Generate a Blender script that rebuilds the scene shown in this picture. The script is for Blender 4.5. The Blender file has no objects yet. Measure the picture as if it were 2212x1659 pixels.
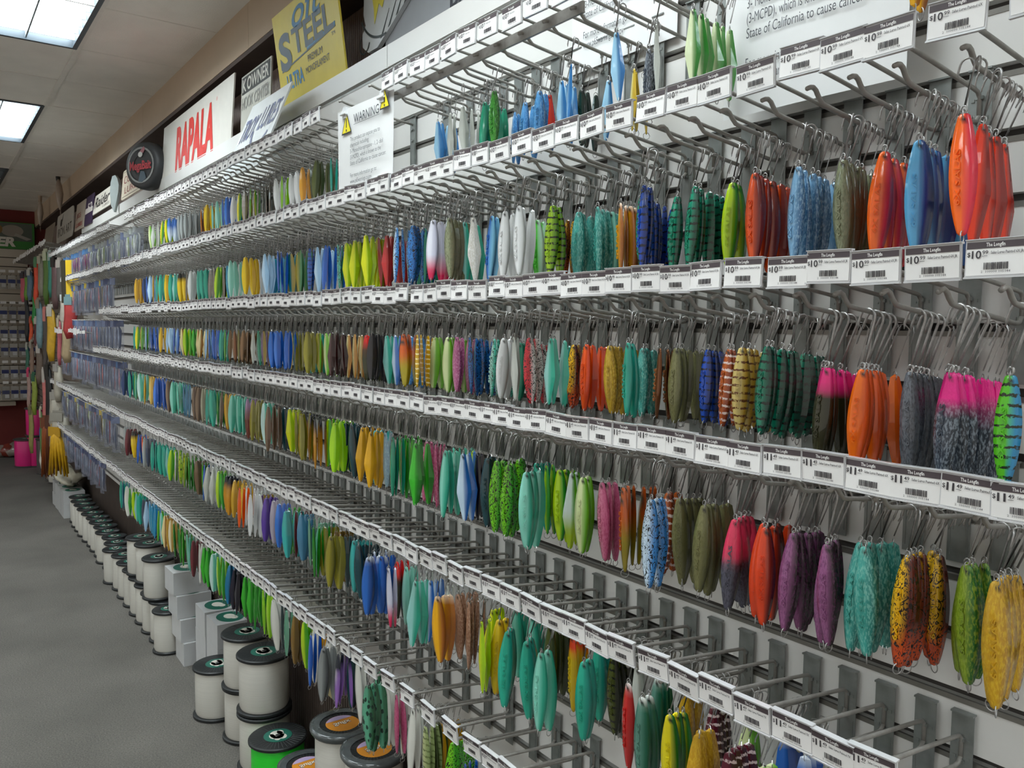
import bpy, math, random
import numpy as np
from mathutils import Matrix, Vector
random.seed(7)
RN = random.random
def RU(a, b): return a + (b - a) * random.random()

# ------------------------------------------------------------------ camera, light, exposure
SC = bpy.context.scene
COL = SC.collection
S = 0.82            # metres per working unit (distance camera -> price tag plane)
CAMZ = 1.55
W_, H_, F_ = 2212.0, 1659.0, 1750.0
def _axes():
    a = np.array([-165 - W_ / 2, 692 - H_ / 2, F_]); a /= np.linalg.norm(a)
    b = np.array([3546 - W_ / 2, 739 - H_ / 2, F_]); b -= a * (a @ b); b /= np.linalg.norm(b)
    return np.stack([-a, b, np.cross(-a, b)])
RM = _axes()
cam_data = bpy.data.cameras.new('camera')
cam_data.sensor_width = 36.0
cam_data.lens = 36.0 * F_ / W_
cam_data.clip_start = 0.02
cam = bpy.data.objects.new('camera', cam_data); COL.objects.link(cam)
M4 = Matrix.Identity(4)
for i in range(3):
    M4[i][0] = RM[i, 0]; M4[i][1] = -RM[i, 1]; M4[i][2] = -RM[i, 2]
M4[2][3] = CAMZ
cam.matrix_world = M4
SC.camera = cam

def ray(px, py): return RM @ np.array([px - W_ / 2, py - H_ / 2, F_])
def at(px, py, y=None, z=None):
    """point (units, relative to the camera) of the place seen at a pixel, on the plane y or z"""
    r = ray(px, py)
    return r * (y / r[1]) if y is not None else r * (z / r[2])
def xat(px, z, y=1.0):
    """x (units) of the point at height z on the plane y that is seen in pixel column px"""
    a, b = RM @ np.array([px - W_ / 2, -H_ / 2, F_]), RM[:, 1]
    t = (z / y * a[1] - a[2]) / (b[2] - z / y * b[1]); q = a + t * b
    return q[0] / q[1] * y
def P(x, y, z): return (x * S, y * S, CAMZ + z * S)      # units -> world metres

wd = bpy.data.worlds.new('room_light'); SC.world = wd; wd.use_nodes = True
wd.node_tree.nodes['Background'].inputs[0].default_value = (1.0, 0.93, 0.84, 1)
wd.node_tree.nodes['Background'].inputs[1].default_value = 0.36
TUBE = 13.0         # strength of the fluorescent panels
SC.view_settings.view_transform = 'Standard'
SC.view_settings.look = 'None'
SC.view_settings.gamma = 1.0
SC.view_settings.use_curve_mapping = False
SC.view_settings.exposure = 0.62

# ------------------------------------------------------------------ materials
def lin(h):
    v = [int(h[i:i + 2], 16) / 255 for i in (0, 2, 4)]
    return tuple(x / 12.92 if x <= 0.04045 else ((x + 0.055) / 1.055) ** 2.4 for x in v)
MATS = {}
def mat(name, col, rough=0.5, metal=0.0, noise=0.0, nscale=20.0, bump=0.0, bscale=60.0, emit=0.0, trans=0.0, coat=0.0, alpha=1.0, stretch=None):
    if name in MATS: return MATS[name]
    m = bpy.data.materials.new(name); m.use_nodes = True
    nt = m.node_tree; b = nt.nodes['Principled BSDF']
    c = lin(col) if isinstance(col, str) else col
    b.inputs['Base Color'].default_value = (*c, 1); b.inputs['Roughness'].default_value = rough
    b.inputs['Metallic'].default_value = metal
    b.inputs['Coat Weight'].default_value = coat; b.inputs['Coat Roughness'].default_value = 0.1
    b.inputs['Transmission Weight'].default_value = trans; b.inputs['Alpha'].default_value = alpha
    if emit:
        b.inputs['Emission Color'].default_value = (*c, 1); b.inputs['Emission Strength'].default_value = emit
    if noise or bump:
        tc = nt.nodes.new('ShaderNodeTexCoord'); mp = nt.nodes.new('ShaderNodeMapping')
        nt.links.new(tc.outputs['Object'], mp.inputs[0])
        if stretch: mp.inputs['Scale'].default_value = stretch
    if noise:
        n = nt.nodes.new('ShaderNodeTexNoise'); n.inputs['Scale'].default_value = nscale; n.inputs['Detail'].default_value = 5
        nt.links.new(mp.outputs[0], n.inputs['Vector'])
        r = nt.nodes.new('ShaderNodeMapRange'); r.inputs['From Min'].default_value = 0.3; r.inputs['From Max'].default_value = 0.7
        r.inputs['To Min'].default_value = 1 - noise; r.inputs['To Max'].default_value = 1 + noise
        nt.links.new(n.outputs[0], r.inputs['Value'])
        mx = nt.nodes.new('ShaderNodeVectorMath'); mx.operation = 'SCALE'; mx.inputs[0].default_value = c
        nt.links.new(r.outputs[0], mx.inputs['Scale']); nt.links.new(mx.outputs[0], b.inputs['Base Color'])
    if bump:
        n = nt.nodes.new('ShaderNodeTexNoise'); n.inputs['Scale'].default_value = bscale; n.inputs['Detail'].default_value = 3
        nt.links.new(mp.outputs[0], n.inputs['Vector'])
        bp = nt.nodes.new('ShaderNodeBump'); bp.inputs['Strength'].default_value = bump; bp.inputs['Distance'].default_value = 0.003
        nt.links.new(n.outputs[0], bp.inputs['Height']); nt.links.new(bp.outputs[0], b.inputs['Normal'])
    MATS[name] = m
    return m

def lure_paint():
    """glossy lure paint: colours are stored on the lure itself, the pattern is picked by a code"""
    m = bpy.data.materials.new('lure_paint'); m.use_nodes = True
    nt = m.node_tree; N = nt.nodes; L = nt.links; b = N['Principled BSDF']
    def attr(n):
        a = N.new('ShaderNodeAttribute'); a.attribute_type = 'GEOMETRY'; a.attribute_name = n; return a
    ca, pa, uv = attr('paint'), attr('mark'), attr('place')
    def mth(op, a, bb=None, c=None):
        n = N.new('ShaderNodeMath'); n.operation = op
        for i, v in enumerate((a, bb, c)):
            if v is None: continue
            if isinstance(v, (int, float)): n.inputs[i].default_value = v
            else: L.new(v, n.inputs[i])
        return n.outputs[0]
    sep = N.new('ShaderNodeSeparateXYZ'); L.new(uv.outputs['Vector'], sep.inputs[0])
    code = pa.outputs['Alpha']
    def iscode(k):
        return mth('COMPARE', code, k / 10.0, 0.04)
    def noise(scale, detail, mapscale=(1, 1, 1), dist=0.0):
        mp = N.new('ShaderNodeMapping'); mp.inputs['Scale'].default_value = mapscale; L.new(uv.outputs['Vector'], mp.inputs[0])
        n = N.new('ShaderNodeTexNoise'); n.inputs['Scale'].default_value = scale; n.inputs['Detail'].default_value = detail
        n.inputs['Distortion'].default_value = dist; L.new(mp.outputs[0], n.inputs['Vector']); return n.outputs[0]
    def sstep(v, lo, hi):
        r = N.new('ShaderNodeMapRange'); r.interpolation_type = 'SMOOTHSTEP'
        r.inputs['From Min'].default_value = lo; r.inputs['From Max'].default_value = hi; L.new(v, r.inputs['Value']); return r.outputs[0]
    nz = noise(3.0, 2)
    wav = mth('SINE', mth('ADD', mth('MULTIPLY', sep.outputs['Z'], 6.2832 * 1.0), mth('MULTIPLY', nz, 3.0)))
    bars = mth('MULTIPLY', sstep(wav, 0.45, 0.8), sstep(noise(1.7, 2, (1.4, 1, 1)), 0.33, 0.5))
    crk = sstep(noise(2.2, 6, (3.0, 3.0, 1.0)), 0.46, 0.60)
    mack = sstep(noise(0.9, 2, (2.2, 2.2, 1.3), 3.0), 0.54, 0.58)
    vo = N.new('ShaderNodeTexVoronoi'); vm = N.new('ShaderNodeMapping'); vm.inputs['Scale'].default_value = (1.6, 1.6, 0.8)
    L.new(uv.outputs['Vector'], vm.inputs[0]); L.new(vm.outputs[0], vo.inputs['Vector']); vo.inputs['Scale'].default_value = 1.0
    spots = mth('SUBTRACT', 1.0, sstep(mth('ADD', vo.outputs['Distance'], mth('MULTIPLY', nz, 0.25)), 0.42, 0.50))
    msk = mth('ADD', mth('ADD', mth('MULTIPLY', bars, iscode(1)), mth('MULTIPLY', crk, mth('MULTIPLY', iscode(2), 0.55))),
              mth('ADD', mth('MULTIPLY', mack, iscode(3)), mth('MULTIPLY', spots, iscode(4))))
    mix = N.new('ShaderNodeMix'); mix.data_type = 'RGBA'
    L.new(msk, mix.inputs['Factor']); L.new(ca.outputs['Color'], mix.inputs['A']); L.new(pa.outputs['Color'], mix.inputs['B'])
    L.new(mix.outputs['Result'], b.inputs['Base Color'])
    L.new(iscode(5), b.inputs['Metallic'])
    b.inputs['Roughness'].default_value = 0.26; b.inputs['Coat Weight'].default_value = 0.7; b.inputs['Coat Roughness'].default_value = 0.05
    bp = N.new('ShaderNodeBump'); bp.inputs['Distance'].default_value = 0.0012
    L.new(mth('ADD', 0.12, mth('MULTIPLY', iscode(2), 0.75)), bp.inputs['Strength'])
    L.new(noise(1.6, 5, (3, 3, 1.2)), bp.inputs['Height']); L.new(bp.outputs[0], b.inputs['Normal'])
    return m
PAINT = lure_paint()
STEEL = mat('galvanised_hook_steel', (0.42, 0.41, 0.40), 0.36, 0.7, noise=0.15, nscale=300)
WIRE = mat('zinc_peg_wire', (0.33, 0.315, 0.29), 0.42, 0.35, noise=0.12, nscale=90)
PLATE = mat('zinc_back_plate', (0.235, 0.25, 0.24), 0.42, 0.5, noise=0.18, nscale=40)
PAPER = mat('label_paper', 'eceae8', 0.55, noise=0.02)
BAND = mat('label_band', '4b4145', 0.5, noise=0.05)
INK = mat('label_ink', '3a363a', 0.6, noise=0.05)
HOLD = mat('clear_label_holder', (0.62, 0.62, 0.63), 0.16, coat=0.5, noise=0.05)
SLAT = mat('white_slatwall_melamine', (0.70, 0.69, 0.665), 0.35, noise=0.02, nscale=6)
GROOVE = mat('slatwall_groove_dark', (0.06, 0.055, 0.05), 0.5, noise=0.1)
ALU = mat('groove_insert_metal', (0.23, 0.22, 0.20), 0.35, 0.6, noise=0.1)
SHEET = mat('printed_paper', (0.74, 0.745, 0.74), 0.5, noise=0.015)
PRINT = mat('printed_text', (0.07, 0.075, 0.085), 0.6, noise=0.05)

# ------------------------------------------------------------------ mesh helpers
class MB:
    def __init__(s): s.v = []; s.f = []; s.m = []; s.n = 0; s.at = {}
    def add(s, v, f, mi=0, attrs=None):
        v = np.asarray(v, float).reshape(-1, 3)
        s.v.append(v)
        n = s.n
        s.f.extend([tuple(i + n for i in q) for q in f]); s.m.extend([mi] * len(f)); s.n += len(v)
        if attrs:
            for k, a in attrs.items(): s.at.setdefault(k, []).append(a)
        return s
    def box(s, x0, x1, y0, y1, z0, z1, mi=0):
        v = [(x, y, z) for x in (x0, x1) for y in (y0, y1) for z in (z0, z1)]
        return s.add(v, [(0, 1, 3, 2), (4, 6, 7, 5), (0, 4, 5, 1), (2, 3, 7, 6), (0, 2, 6, 4), (1, 5, 7, 3)], mi)
    def tube(s, pts, r, n=6, mi=0, closed=False, M=None):
        v, f = tube(pts, r, n, closed)
        if M is not None: v = v @ M[0].T + M[1]
        return s.add(v, f, mi)
    def mesh(s, name, mats, smooth=False):
        me = bpy.data.meshes.new(name)
        V = np.concatenate(s.v) if s.v else np.zeros((0, 3))
        F = s.f
        me.vertices.add(len(V)); me.vertices.foreach_set('co', V.astype(np.float32).ravel())
        ls = np.fromiter((len(q) for q in F), dtype=np.int32, count=len(F))
        fl = np.fromiter((i for q in F for i in q), dtype=np.int32)
        me.loops.add(len(fl)); me.loops.foreach_set('vertex_index', fl)
        me.polygons.add(len(F))
        me.polygons.foreach_set('loop_start', np.concatenate([[0], np.cumsum(ls)[:-1]]).astype(np.int32))
        me.polygons.foreach_set('material_index', np.asarray(s.m, dtype=np.int32))
        me.polygons.foreach_set('use_smooth', np.full(len(F), bool(smooth)))
        for m in mats: me.materials.append(m)
        for k, parts in s.at.items():
            A = np.concatenate(parts).astype(np.float32)
            if k == 'place':
                a = me.attributes.new(k, 'FLOAT_VECTOR', 'POINT'); a.data.foreach_set('vector', A.ravel())
            else:
                a = me.attributes.new(k, 'FLOAT_COLOR', 'POINT'); a.data.foreach_set('color', A.ravel())
        me.update(calc_edges=True); me.validate()
        return me
def tube(pts, r, n=6, closed=False):
    p = np.asarray(pts, float); k = len(p)
    if closed: t = np.roll(p, -1, 0) - np.roll(p, 1, 0)
    else: t = np.gradient(p, axis=0)
    t /= np.linalg.norm(t, axis=1)[:, None] + 1e-12
    u = np.cross(t[0], [0.13, 0.31, 0.94]);
    if np.linalg.norm(u) < 0.2: u = np.cross(t[0], [1, 0.1, 0])
    rr = r if hasattr(r, '__len__') else [r] * k
    out = []
    for i in range(k):
        u = u - t[i] * (u @ t[i]); u /= np.linalg.norm(u) + 1e-12; w = np.cross(t[i], u)
        a = np.arange(n) * 2 * math.pi / n
        out.append(p[i] + rr[i] * (np.cos(a)[:, None] * u + np.sin(a)[:, None] * w))
    f = []
    for i in range(k if closed else k - 1):
        j = (i + 1) % k
        for q in range(n): f.append((i * n + q, i * n + (q + 1) % n, j * n + (q + 1) % n, j * n + q))
    if not closed:
        f.append(tuple(range(n))[::-1]); f.append(tuple((k - 1) * n + q for q in range(n)))
    return np.concatenate(out), f
def lathe(prof, n=32, cap=True):
    v, f = [], []
    for r, z in prof:
        for i in range(n): a = 2 * math.pi * i / n; v.append((r * math.cos(a), r * math.sin(a), z))
    for k in range(len(prof) - 1):
        for i in range(n): f.append((k * n + i, k * n + (i + 1) % n, (k + 1) * n + (i + 1) % n, (k + 1) * n + i))
    if cap:
        f.append(tuple(range(n))[::-1]); f.append(tuple((len(prof) - 1) * n + i for i in range(n)))
    return np.array(v), f
def ob(name, data, parent=None, loc=None, rot=None):
    o = bpy.data.objects.new(name, data); COL.objects.link(o)
    if parent is not None: o.parent = parent
    if loc is not None: o.location = loc
    if rot is not None: o.rotation_euler = rot
    return o
def tag(o, label, cat, group=None):
    o['label'] = label; o['category'] = cat
    if group: o['group'] = group
    return o
def struct(name, mb, mats, smooth=False):
    o = ob(name, mb.mesh(name, mats, smooth)); o['kind'] = 'structure'; return o

_tx = {}
def text_geo(s, bold=0.0, res=2, depth=0.0, align='LEFT'):
    """(verts, faces) of a line of lettering in the XY plane, cap height about 0.7"""
    k = (s, bold, res, depth, align)
    if k not in _tx:
        cu = bpy.data.curves.new('lettering', 'FONT'); cu.body = s; cu.size = 1.0; cu.resolution_u = res
        cu.offset = bold; cu.extrude = depth; cu.align_x = align
        o = bpy.data.objects.new('lettering', cu); COL.objects.link(o)
        dg = bpy.context.evaluated_depsgraph_get(); me = bpy.data.meshes.new_from_object(o.evaluated_get(dg))
        v = np.array([x.co[:] for x in me.vertices]).reshape(-1, 3); f = [tuple(p.vertices) for p in me.polygons]
        bpy.data.objects.remove(o); bpy.data.curves.remove(cu); bpy.data.meshes.remove(me)
        _tx[k] = (v, f)
    return _tx[k]
def put_text(mb, s, x, z, h, w=None, y=0.0, mi=0, bold=0.0, res=2, shear=0.0, depth=0.0, rot=0.0, sx=1.0):
    """lettering standing in the XZ plane facing -Y; h = font size, w = total width if given"""
    v, f = text_geo(s, bold, res, depth)
    if not len(v): return
    v = v.copy(); v[:, 0] += v[:, 1] * shear
    x0, x1 = v[:, 0].min(), v[:, 0].max()
    k = (w / (x1 - x0)) if w else h * sx
    X = (v[:, 0] - x0) * k; Z = v[:, 1] * h; Y = -v[:, 2] * h + y
    if rot:
        c, s_ = math.cos(rot), math.sin(rot); X, Z = X * c - Z * s_, X * s_ + Z * c
    mb.add(np.stack([X + x, Y, Z + z], 1), f, mi)

# ------------------------------------------------------------------ the room
FLOOR = -1.89; CEIL = 1.534; YW = 1.262; XB = -13.25; XR = 2.2
mb = MB(); p0 = P(-19, -5, FLOOR); p1 = P(4, 1.75, FLOOR); mb.box(p0[0], p1[0], p0[1], p1[1], -0.06, 0.0)
CARPET = mat('grey_carpet', (0.136, 0.127, 0.112), 0.95, noise=0.30, nscale=170, bump=0.9, bscale=420)
nt = CARPET.node_tree
n2 = nt.nodes.new('ShaderNodeTexNoise'); n2.inputs['Scale'].default_value = 2.2; n2.inputs['Detail'].default_value = 3
tc = nt.nodes.new('ShaderNodeTexCoord'); nt.links.new(tc.outputs['Object'], n2.inputs['Vector'])
mr = nt.nodes.new('ShaderNodeMapRange'); mr.inputs['From Min'].default_value = .3; mr.inputs['From Max'].default_value = .7
mr.inputs['To Min'].default_value = .82; mr.inputs['To Max'].default_value = 1.15; nt.links.new(n2.outputs[0], mr.inputs['Value'])
sc_ = nt.nodes.new('ShaderNodeVectorMath'); sc_.operation = 'SCALE'
bs = nt.nodes['Principled BSDF']; lk = bs.inputs['Base Color'].links[0].from_socket
nt.links.new(lk, sc_.inputs[0]); nt.links.new(mr.outputs[0], sc_.inputs['Scale']); nt.links.new(sc_.outputs[0], bs.inputs['Base Color'])
struct('floor', mb, [CARPET])

# ceiling: two-foot tiles in a tee grid, with openings for the light fittings
TILE = mat('ceiling_tile', (0.80, 0.76, 0.70), 0.9, noise=0.05, nscale=5, bump=0.5, bscale=160)
TEE = mat('ceiling_grid_metal', (0.74, 0.70, 0.64), 0.5, noise=0.04)
GP = 0.744
fix = [(-5.24 - 2.976 * k, -0.0) for k in range(-3, 3)]      # fittings: x of the far end, y of the left side
fixtures = []
for j, yy in enumerate((0.0, -2.976)):
    for k in range(-3, 4):
        fixtures.append((-5.24 - 2.976 * k, yy, k))
def in_fix(x, y):
    for fx, fy, k in fixtures:
        if fx - .01 < x < fx + 1.498 and fy - .01 < y < fy + .754: return True
    return False
mb = MB(); te = MB()
xs = [-5.24 + GP * i for i in range(-11, 13)]; ys = [0.752 - GP * i for i in range(0, 8)]
ys_all = [1.304] + ys
for a in range(len(xs) - 1):
    for b_ in range(len(ys_all) - 1):
        x0, x1, y1, y0 = xs[a], xs[a + 1], ys_all[b_], ys_all[b_ + 1]
        if in_fix((x0 + x1) / 2, (y0 + y1) / 2): continue
        q0, q1 = P(x0, y0, CEIL), P(x1, y1, CEIL); dz = RU(-.0015, .0015)
        mb.box(q0[0], q1[0], q0[1], q1[1], q0[2] + .004 + dz, q0[2] + .018 + dz)
struct('ceiling', mb, [TILE])
mb = MB(); tw = .012
for x in xs:
    q0, q1 = P(x, ys[-1], CEIL), P(x, 1.304, CEIL); mb.box(q0[0] - tw * .4, q0[0] + tw * .4, q0[1], q1[1], q0[2] + .0015, q0[2] + .006)
for y in ys:
    q0, q1 = P(xs[0], y, CEIL), P(xs[-1], y, CEIL); mb.box(q0[0], q1[0], q0[1] - tw, q0[1] + tw, q0[2] - .001, q0[2] + .006)
struct('trim_1', mb, [TEE])

# light fittings
TUBEM = mat('fluorescent_panel', (0.90, 0.98, 1.0), 0.5, emit=TUBE)
OFFM = mat('unlit_panel', (0.08, 0.09, 0.08), 0.3, noise=0.05)
LFRAME = mat('dark_fitting_frame', (0.055, 0.07, 0.085), 0.4, 0.3, noise=0.05)
LOUV = mat('louvre_blade', (0.30, 0.34, 0.36), 0.25, 0.3, noise=0.03)
def fitting(fx, fy, lit, label):
    t = ob('ceiling_light', None, loc=P(fx, fy, CEIL)); L_, Wd = 1.488 * S, .744 * S
    tag(t, label, 'light', 'fluorescent ceiling lights')
    m = MB(); e = .02
    m.box(0, L_, 0, e, -.004, .07); m.box(0, L_, Wd - e, Wd, -.004, .07); m.box(0, e, e, Wd - e, -.004, .07); m.box(L_ - e, L_, e, Wd - e, -.004, .07)
    ob('frame', m.mesh('frame', [LFRAME]), t)
    m = MB(); m.box(e, L_ - e, e, Wd - e, .045, .055)
    ob('diffuser', m.mesh('diffuser', [TUBEM if lit else OFFM]), t)
    m = MB()
    for i in range(1, 12): x = L_ * i / 12; m.box(x - .002, x + .002, e, Wd - e, .006, .040)
    for j in range(1, 3): y = Wd * j / 3; m.box(e, L_ - e, y - .003, y + .003, .005, .041)
    ob('louvre', m.mesh('louvre', [LOUV]), t)
for fx, fy, k in fixtures:
    vis = fy == 0.0
    if not vis and k not in (-2, -1, 0, 1, 2): continue
    nm = {0: 'large lit fluorescent ceiling light with white louvres nearest the camera', 1: 'second lit fluorescent ceiling light, farther down the aisle',
          2: 'dark unlit ceiling light beyond the two lit ones'}.get(k, '') if vis else ''
    if not nm: nm = 'lit fluorescent ceiling light %s, outside the picture' % ('over the aisle %d bays behind the camera' % -k if vis else 'of the far left row, bay %d' % (k + 3))
    fitting(fx, fy, not (vis and k >= 2), nm)

# fascia box over the displays, recess wall behind the signs
FAS = mat('beige_painted_fascia', (0.50, 0.385, 0.275), 0.6, noise=0.06, nscale=3)
BRN = mat('dark_brown_soffit', (0.075, 0.05, 0.04), 0.6, noise=0.2, nscale=8)
mb = MB()
segs = [-13.25, -9.3, -6.3, -3.99, -1.4, 2.2]
for a, b_ in zip(segs[:-1], segs[1:]):
    q0, q1 = P(a, 1.304, 1.323), P(b_, 1.34, CEIL + .03); mb.box(q0[0] + .001, q1[0] - .001, q0[1], q1[1], q0[2], q1[2])
struct('trim_2', mb, [FAS])
mb = MB(); q0, q1 = P(XB, 1.306, 1.30), P(XR, 1.62, 1.322); mb.box(q0[0], q1[0], q0[1], q1[1], q0[2], q1[2]); struct('trim_3', mb, [BRN])
# corrugated brown wall panelling: real vertical ribs
RIB = mat('brown_ribbed_panelling', (0.40, 0.31, 0.27), 0.6, noise=0.15, nscale=12)
RIBD = mat('rib_gap', (0.03, 0.022, 0.018), 0.8, noise=0.1)
mb = MB(); q0, q1 = P(XB, 1.50, FLOOR), P(XR, 1.55, CEIL); mb.box(q0[0], q1[0], q0[1], q1[1], 0, q1[2], 1)
x = q0[0]
while x < q1[0] - .02:
    mb.box(x, x + .011, q0[1] - .006, q0[1] + .001, CAMZ + .7 * S, CAMZ + 1.32 * S, 0)
    x += .0155
struct('wall_right', mb, [RIB, RIBD])
RIBL = mat('dark_brown_ribbed_panelling', (0.062, 0.045, 0.036), 0.6, noise=0.2, nscale=12)
mb = MB(); q0, q1 = P(XB, 1.30, FLOOR), P(XR, 1.34, -1.20); mb.box(q0[0], q1[0], q0[1], q1[1], 0, q1[2], 1)
x = q0[0]
while x < q1[0] - .02:
    mb.box(x, x + .013, q0[1] - .005, q0[1] + .001, 0.01, q1[2], 0); x += .018
struct('baseboard_right', mb, [RIBL, RIBD])
# back wall: red paint above and below, off-white slatwall between
RED = mat('dark_red_paint', (0.16, 0.018, 0.014), 0.7, noise=0.08, nscale=4)
mb = MB(); q0, q1 = P(XB - .15, -5, FLOOR), P(XB, 1.75, CEIL); mb.box(q0[0], q1[0], q0[1], q1[1], 0, q1[2] + .05)
struct('wall_back', mb, [RED])
CREAM = mat('cream_slatwall', (0.60, 0.54, 0.45), 0.5, noise=0.03, nscale=4)
mb = MB()
z = -1.10; XS = -13.2
while z < .98:
    q0, q1 = P(XB, -5, z), P(XS, 1.2, z + .112); mb.box(q0[0], q1[0], q0[1], q1[1], q0[2], q1[2], 0); z += .124
q0, q1 = P(XB, -5, -1.11), P(XB + .02, 1.2, 1.0); mb.box(q0[0], q1[0], q0[1], q1[1], q0[2], q1[2], 1)
q0, q1 = P(XB, -5, -1.16), P(XS + .12, 1.0, -1.11); mb.box(q0[0], q1[0], q0[1], q1[1], q0[2], q1[2], 0)
struct('wall_left', mb, [CREAM, mat('groove_tan', (0.10, 0.08, 0.06), 0.6)])

# white slatwall, panel by panel
GZ = [.846 - .0927 * k for k in range(24)]
gz = [g for g in GZ if g > -1.30]
XE = -8.85
mb = MB(); bounds = [.922] + gz + [-1.33]
panel = [(-8.85, -5.52), (-5.515, -2.465), (-2.46, .60), (.605, 2.2)]
for a, b_ in panel:
    for i in range(len(bounds) - 1):
        zt = bounds[i] - (.010 if i else 0); zb = bounds[i + 1] + (.004 if i < len(bounds) - 2 else 0)
        if 0 < i < len(bounds) - 2: zt = bounds[i] - .010
        q0, q1 = P(a, YW, zb), P(b_, YW + .045, zt); mb.box(q0[0], q1[0], q0[1], q1[1], q0[2], q1[2], 0)
    q0, q1 = P(a, YW + .018, -1.33), P(b_, YW + .05, .922); mb.box(q0[0] + .001, q1[0] - .001, q0[1], q1[1], q0[2] + .001, q1[2] - .001, 1)
for g in gz:
    q0, q1 = P(XE, YW - .001, g - .0165), P(XR, YW + .004, g - .0085); mb.box(q0[0], q1[0], q0[1], q1[1], q0[2], q1[2], 2)
struct('wall_front', mb, [SLAT, GROOVE, ALU])
# darker slatwall of the far bay
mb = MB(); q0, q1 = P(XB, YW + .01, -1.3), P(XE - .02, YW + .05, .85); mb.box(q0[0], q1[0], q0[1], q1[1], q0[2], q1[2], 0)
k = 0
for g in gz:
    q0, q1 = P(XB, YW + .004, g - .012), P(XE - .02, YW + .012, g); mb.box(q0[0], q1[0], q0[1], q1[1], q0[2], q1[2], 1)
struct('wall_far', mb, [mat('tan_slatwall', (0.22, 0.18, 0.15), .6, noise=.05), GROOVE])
# ------------------------------------------------------------------ scan hooks with price tags
ROWS = [  # tag height, far end x, price, product line, hook drop, lure length, name, measured tag centres (pixels)
 ('A', .642, -9.0, '10', '.99', 'Salas Lures', .036, .104, 'top', [1690, 1600, 1520, 1440, 1360, 1290, 1220, 1160, 1107, 1055, 1010, 970, 935, 903, 867]),
 ('B', .375, -8.3, '10', '.99', 'Salas Lures Painted 6X', .047, .124, 'second', [2068, 1920, 1822, 1731, 1633, 1543, 1475, 1407, 1338, 1279, 1225, 1175, 1128, 1080, 1038, 1000, 966, 937, 910, 882, 858]),
 ('C', .085, -6.3, '10', '.99', 'Salas Lures Painted 6X JR', .044, .116, 'third', [2152, 2015, 1892, 1790, 1703, 1606, 1524, 1460, 1397, 1337, 1285, 1238, 1195, 1152, 1110, 1075, 1032, 993, 960, 930]),
 ('D', -.188, -6.6, '11', '.49', 'Salas Lures Painted 6X', .055, .138, 'fourth', [2210, 2095, 1980, 1877, 1779, 1691, 1607, 1540, 1470, 1409, 1350, 1299, 1247, 1203, 1158, 1118, 1086, 1054, 1022, 990, 962, 933]),
 ('E', -.577, -9.2, '11', '.49', 'Salas Lures Painted 7X', .044, .145, 'fifth', [1885, 1800, 1712, 1625, 1547, 1478, 1412, 1342, 1290, 1240, 1195, 1148, 1103, 1062, 1022, 985, 950, 921]),
 ('F', -.968, -8.7, '11', '.49', 'Salas Lures Chrome 7X', .040, .150, 'sixth', [1097, 1060, 1020, 973, 925, 880, 838, 800, 771, 745, 715, 692]),
]
TW, TH = .0278, .0188   # half size of the tag holder
def wire_pts():
    up = [(0, .004, 0), (0, .03, -.0015)] + [(0, y, -.12 * (y - .04) - .002) for y in (.08, .14, .19)] + \
         [(0, .199, -.0215), (0, .205, -.0275), (0, .205, -.050)]
    lo = [(0, .205, -.050), (0, .199, -.0565), (0, .19, -.0575), (0, .14, -.0515), (0, .08, -.0443), (0, .052, -.0410), (0, .043, -.0392),
          (0, .036, -.0335), (0, .030, -.0268), (0, .0245, -.0245), (0, .019, -.0255), (0, .013, -.0282)]
    return up, lo
UP, LO = wire_pts()
def low_z(y): return -.041 - .12 * (y - .052) + .0025   # top of the lower wire, metres, y from the tag plane

def label_mesh(price, cents, line, full=True, seed=0):
    m = MB(); r = random.Random(seed)
    a, b = .0262, .0158
    m.box(-a, a, -.0022, -.0014, -b, b, 0)
    m.box(-a, a, -.0025, -.0020, b - .0062, b, 1)
    y = -.0027
    if full:
        put_text(m, 'The Longfin', -.0085, b - .0047, .0052, w=.017, y=y, mi=0, bold=.02, res=1)
        put_text(m, '$', -a + .0008, .0022, .0062, y=y, mi=2, bold=.01, res=2)
        put_text(m, price, -a + .0050, .0004, .0105, w=.0086 if price != '11' else .0074, y=y, mi=2, bold=.015 if price != '11' else .04, res=3)
        put_text(m, cents[1:], -a + .0146, .0038, .0056, w=.0052, y=y, mi=2, bold=.006, res=2)
        m.box(-a + .0142, -a + .0192, y - .0001, y, .0022, .0026, 2)
        put_text(m, line, -a + .0222, .0040, .0040, w=min(.0285, .00125 * len(line)), y=y, mi=2, bold=.01, res=1)
        put_text(m, '2  100000 105144', -.012, -b + .0022, .0030, w=.026, y=y, mi=2, res=1)
    else:
        m.box(-a + .002, -a + .013, y, y + .0002, .0005, .006, 3)
        m.box(-a + .018, a - .006, y, y + .0002, .004, .006, 3)
    x = -.0098
    while x < .0125:
        w = r.choice([.0004, .0005, .0009]) if full else .0009
        m.box(x, x + w, y, y + .0002, -b + .0052, -b + .0118, 2 if full else 3); x += w + (r.choice([.0005, .0008]) if full else .0011)
    return m
GREY = mat('label_faded_ink', '9a9698', 0.6, noise=0.05)
LM = [PAPER, BAND, INK, GREY]
def holder_mesh():
    m = MB(); m.box(-TW, TW, -.0012, .0012, -TH, TH, 0); m.box(-TW, TW, -.0034, -.0012, -TH, -TH + .0016, 0); m.box(-TW, TW, -.0034, -.0012, TH - .0008, TH, 0)
    m.box(-TW, TW, .0012, .005, TH - .002, TH, 0); m.box(-.004, .004, .0012, .009, -.006, .006, 0)
    return m
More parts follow.
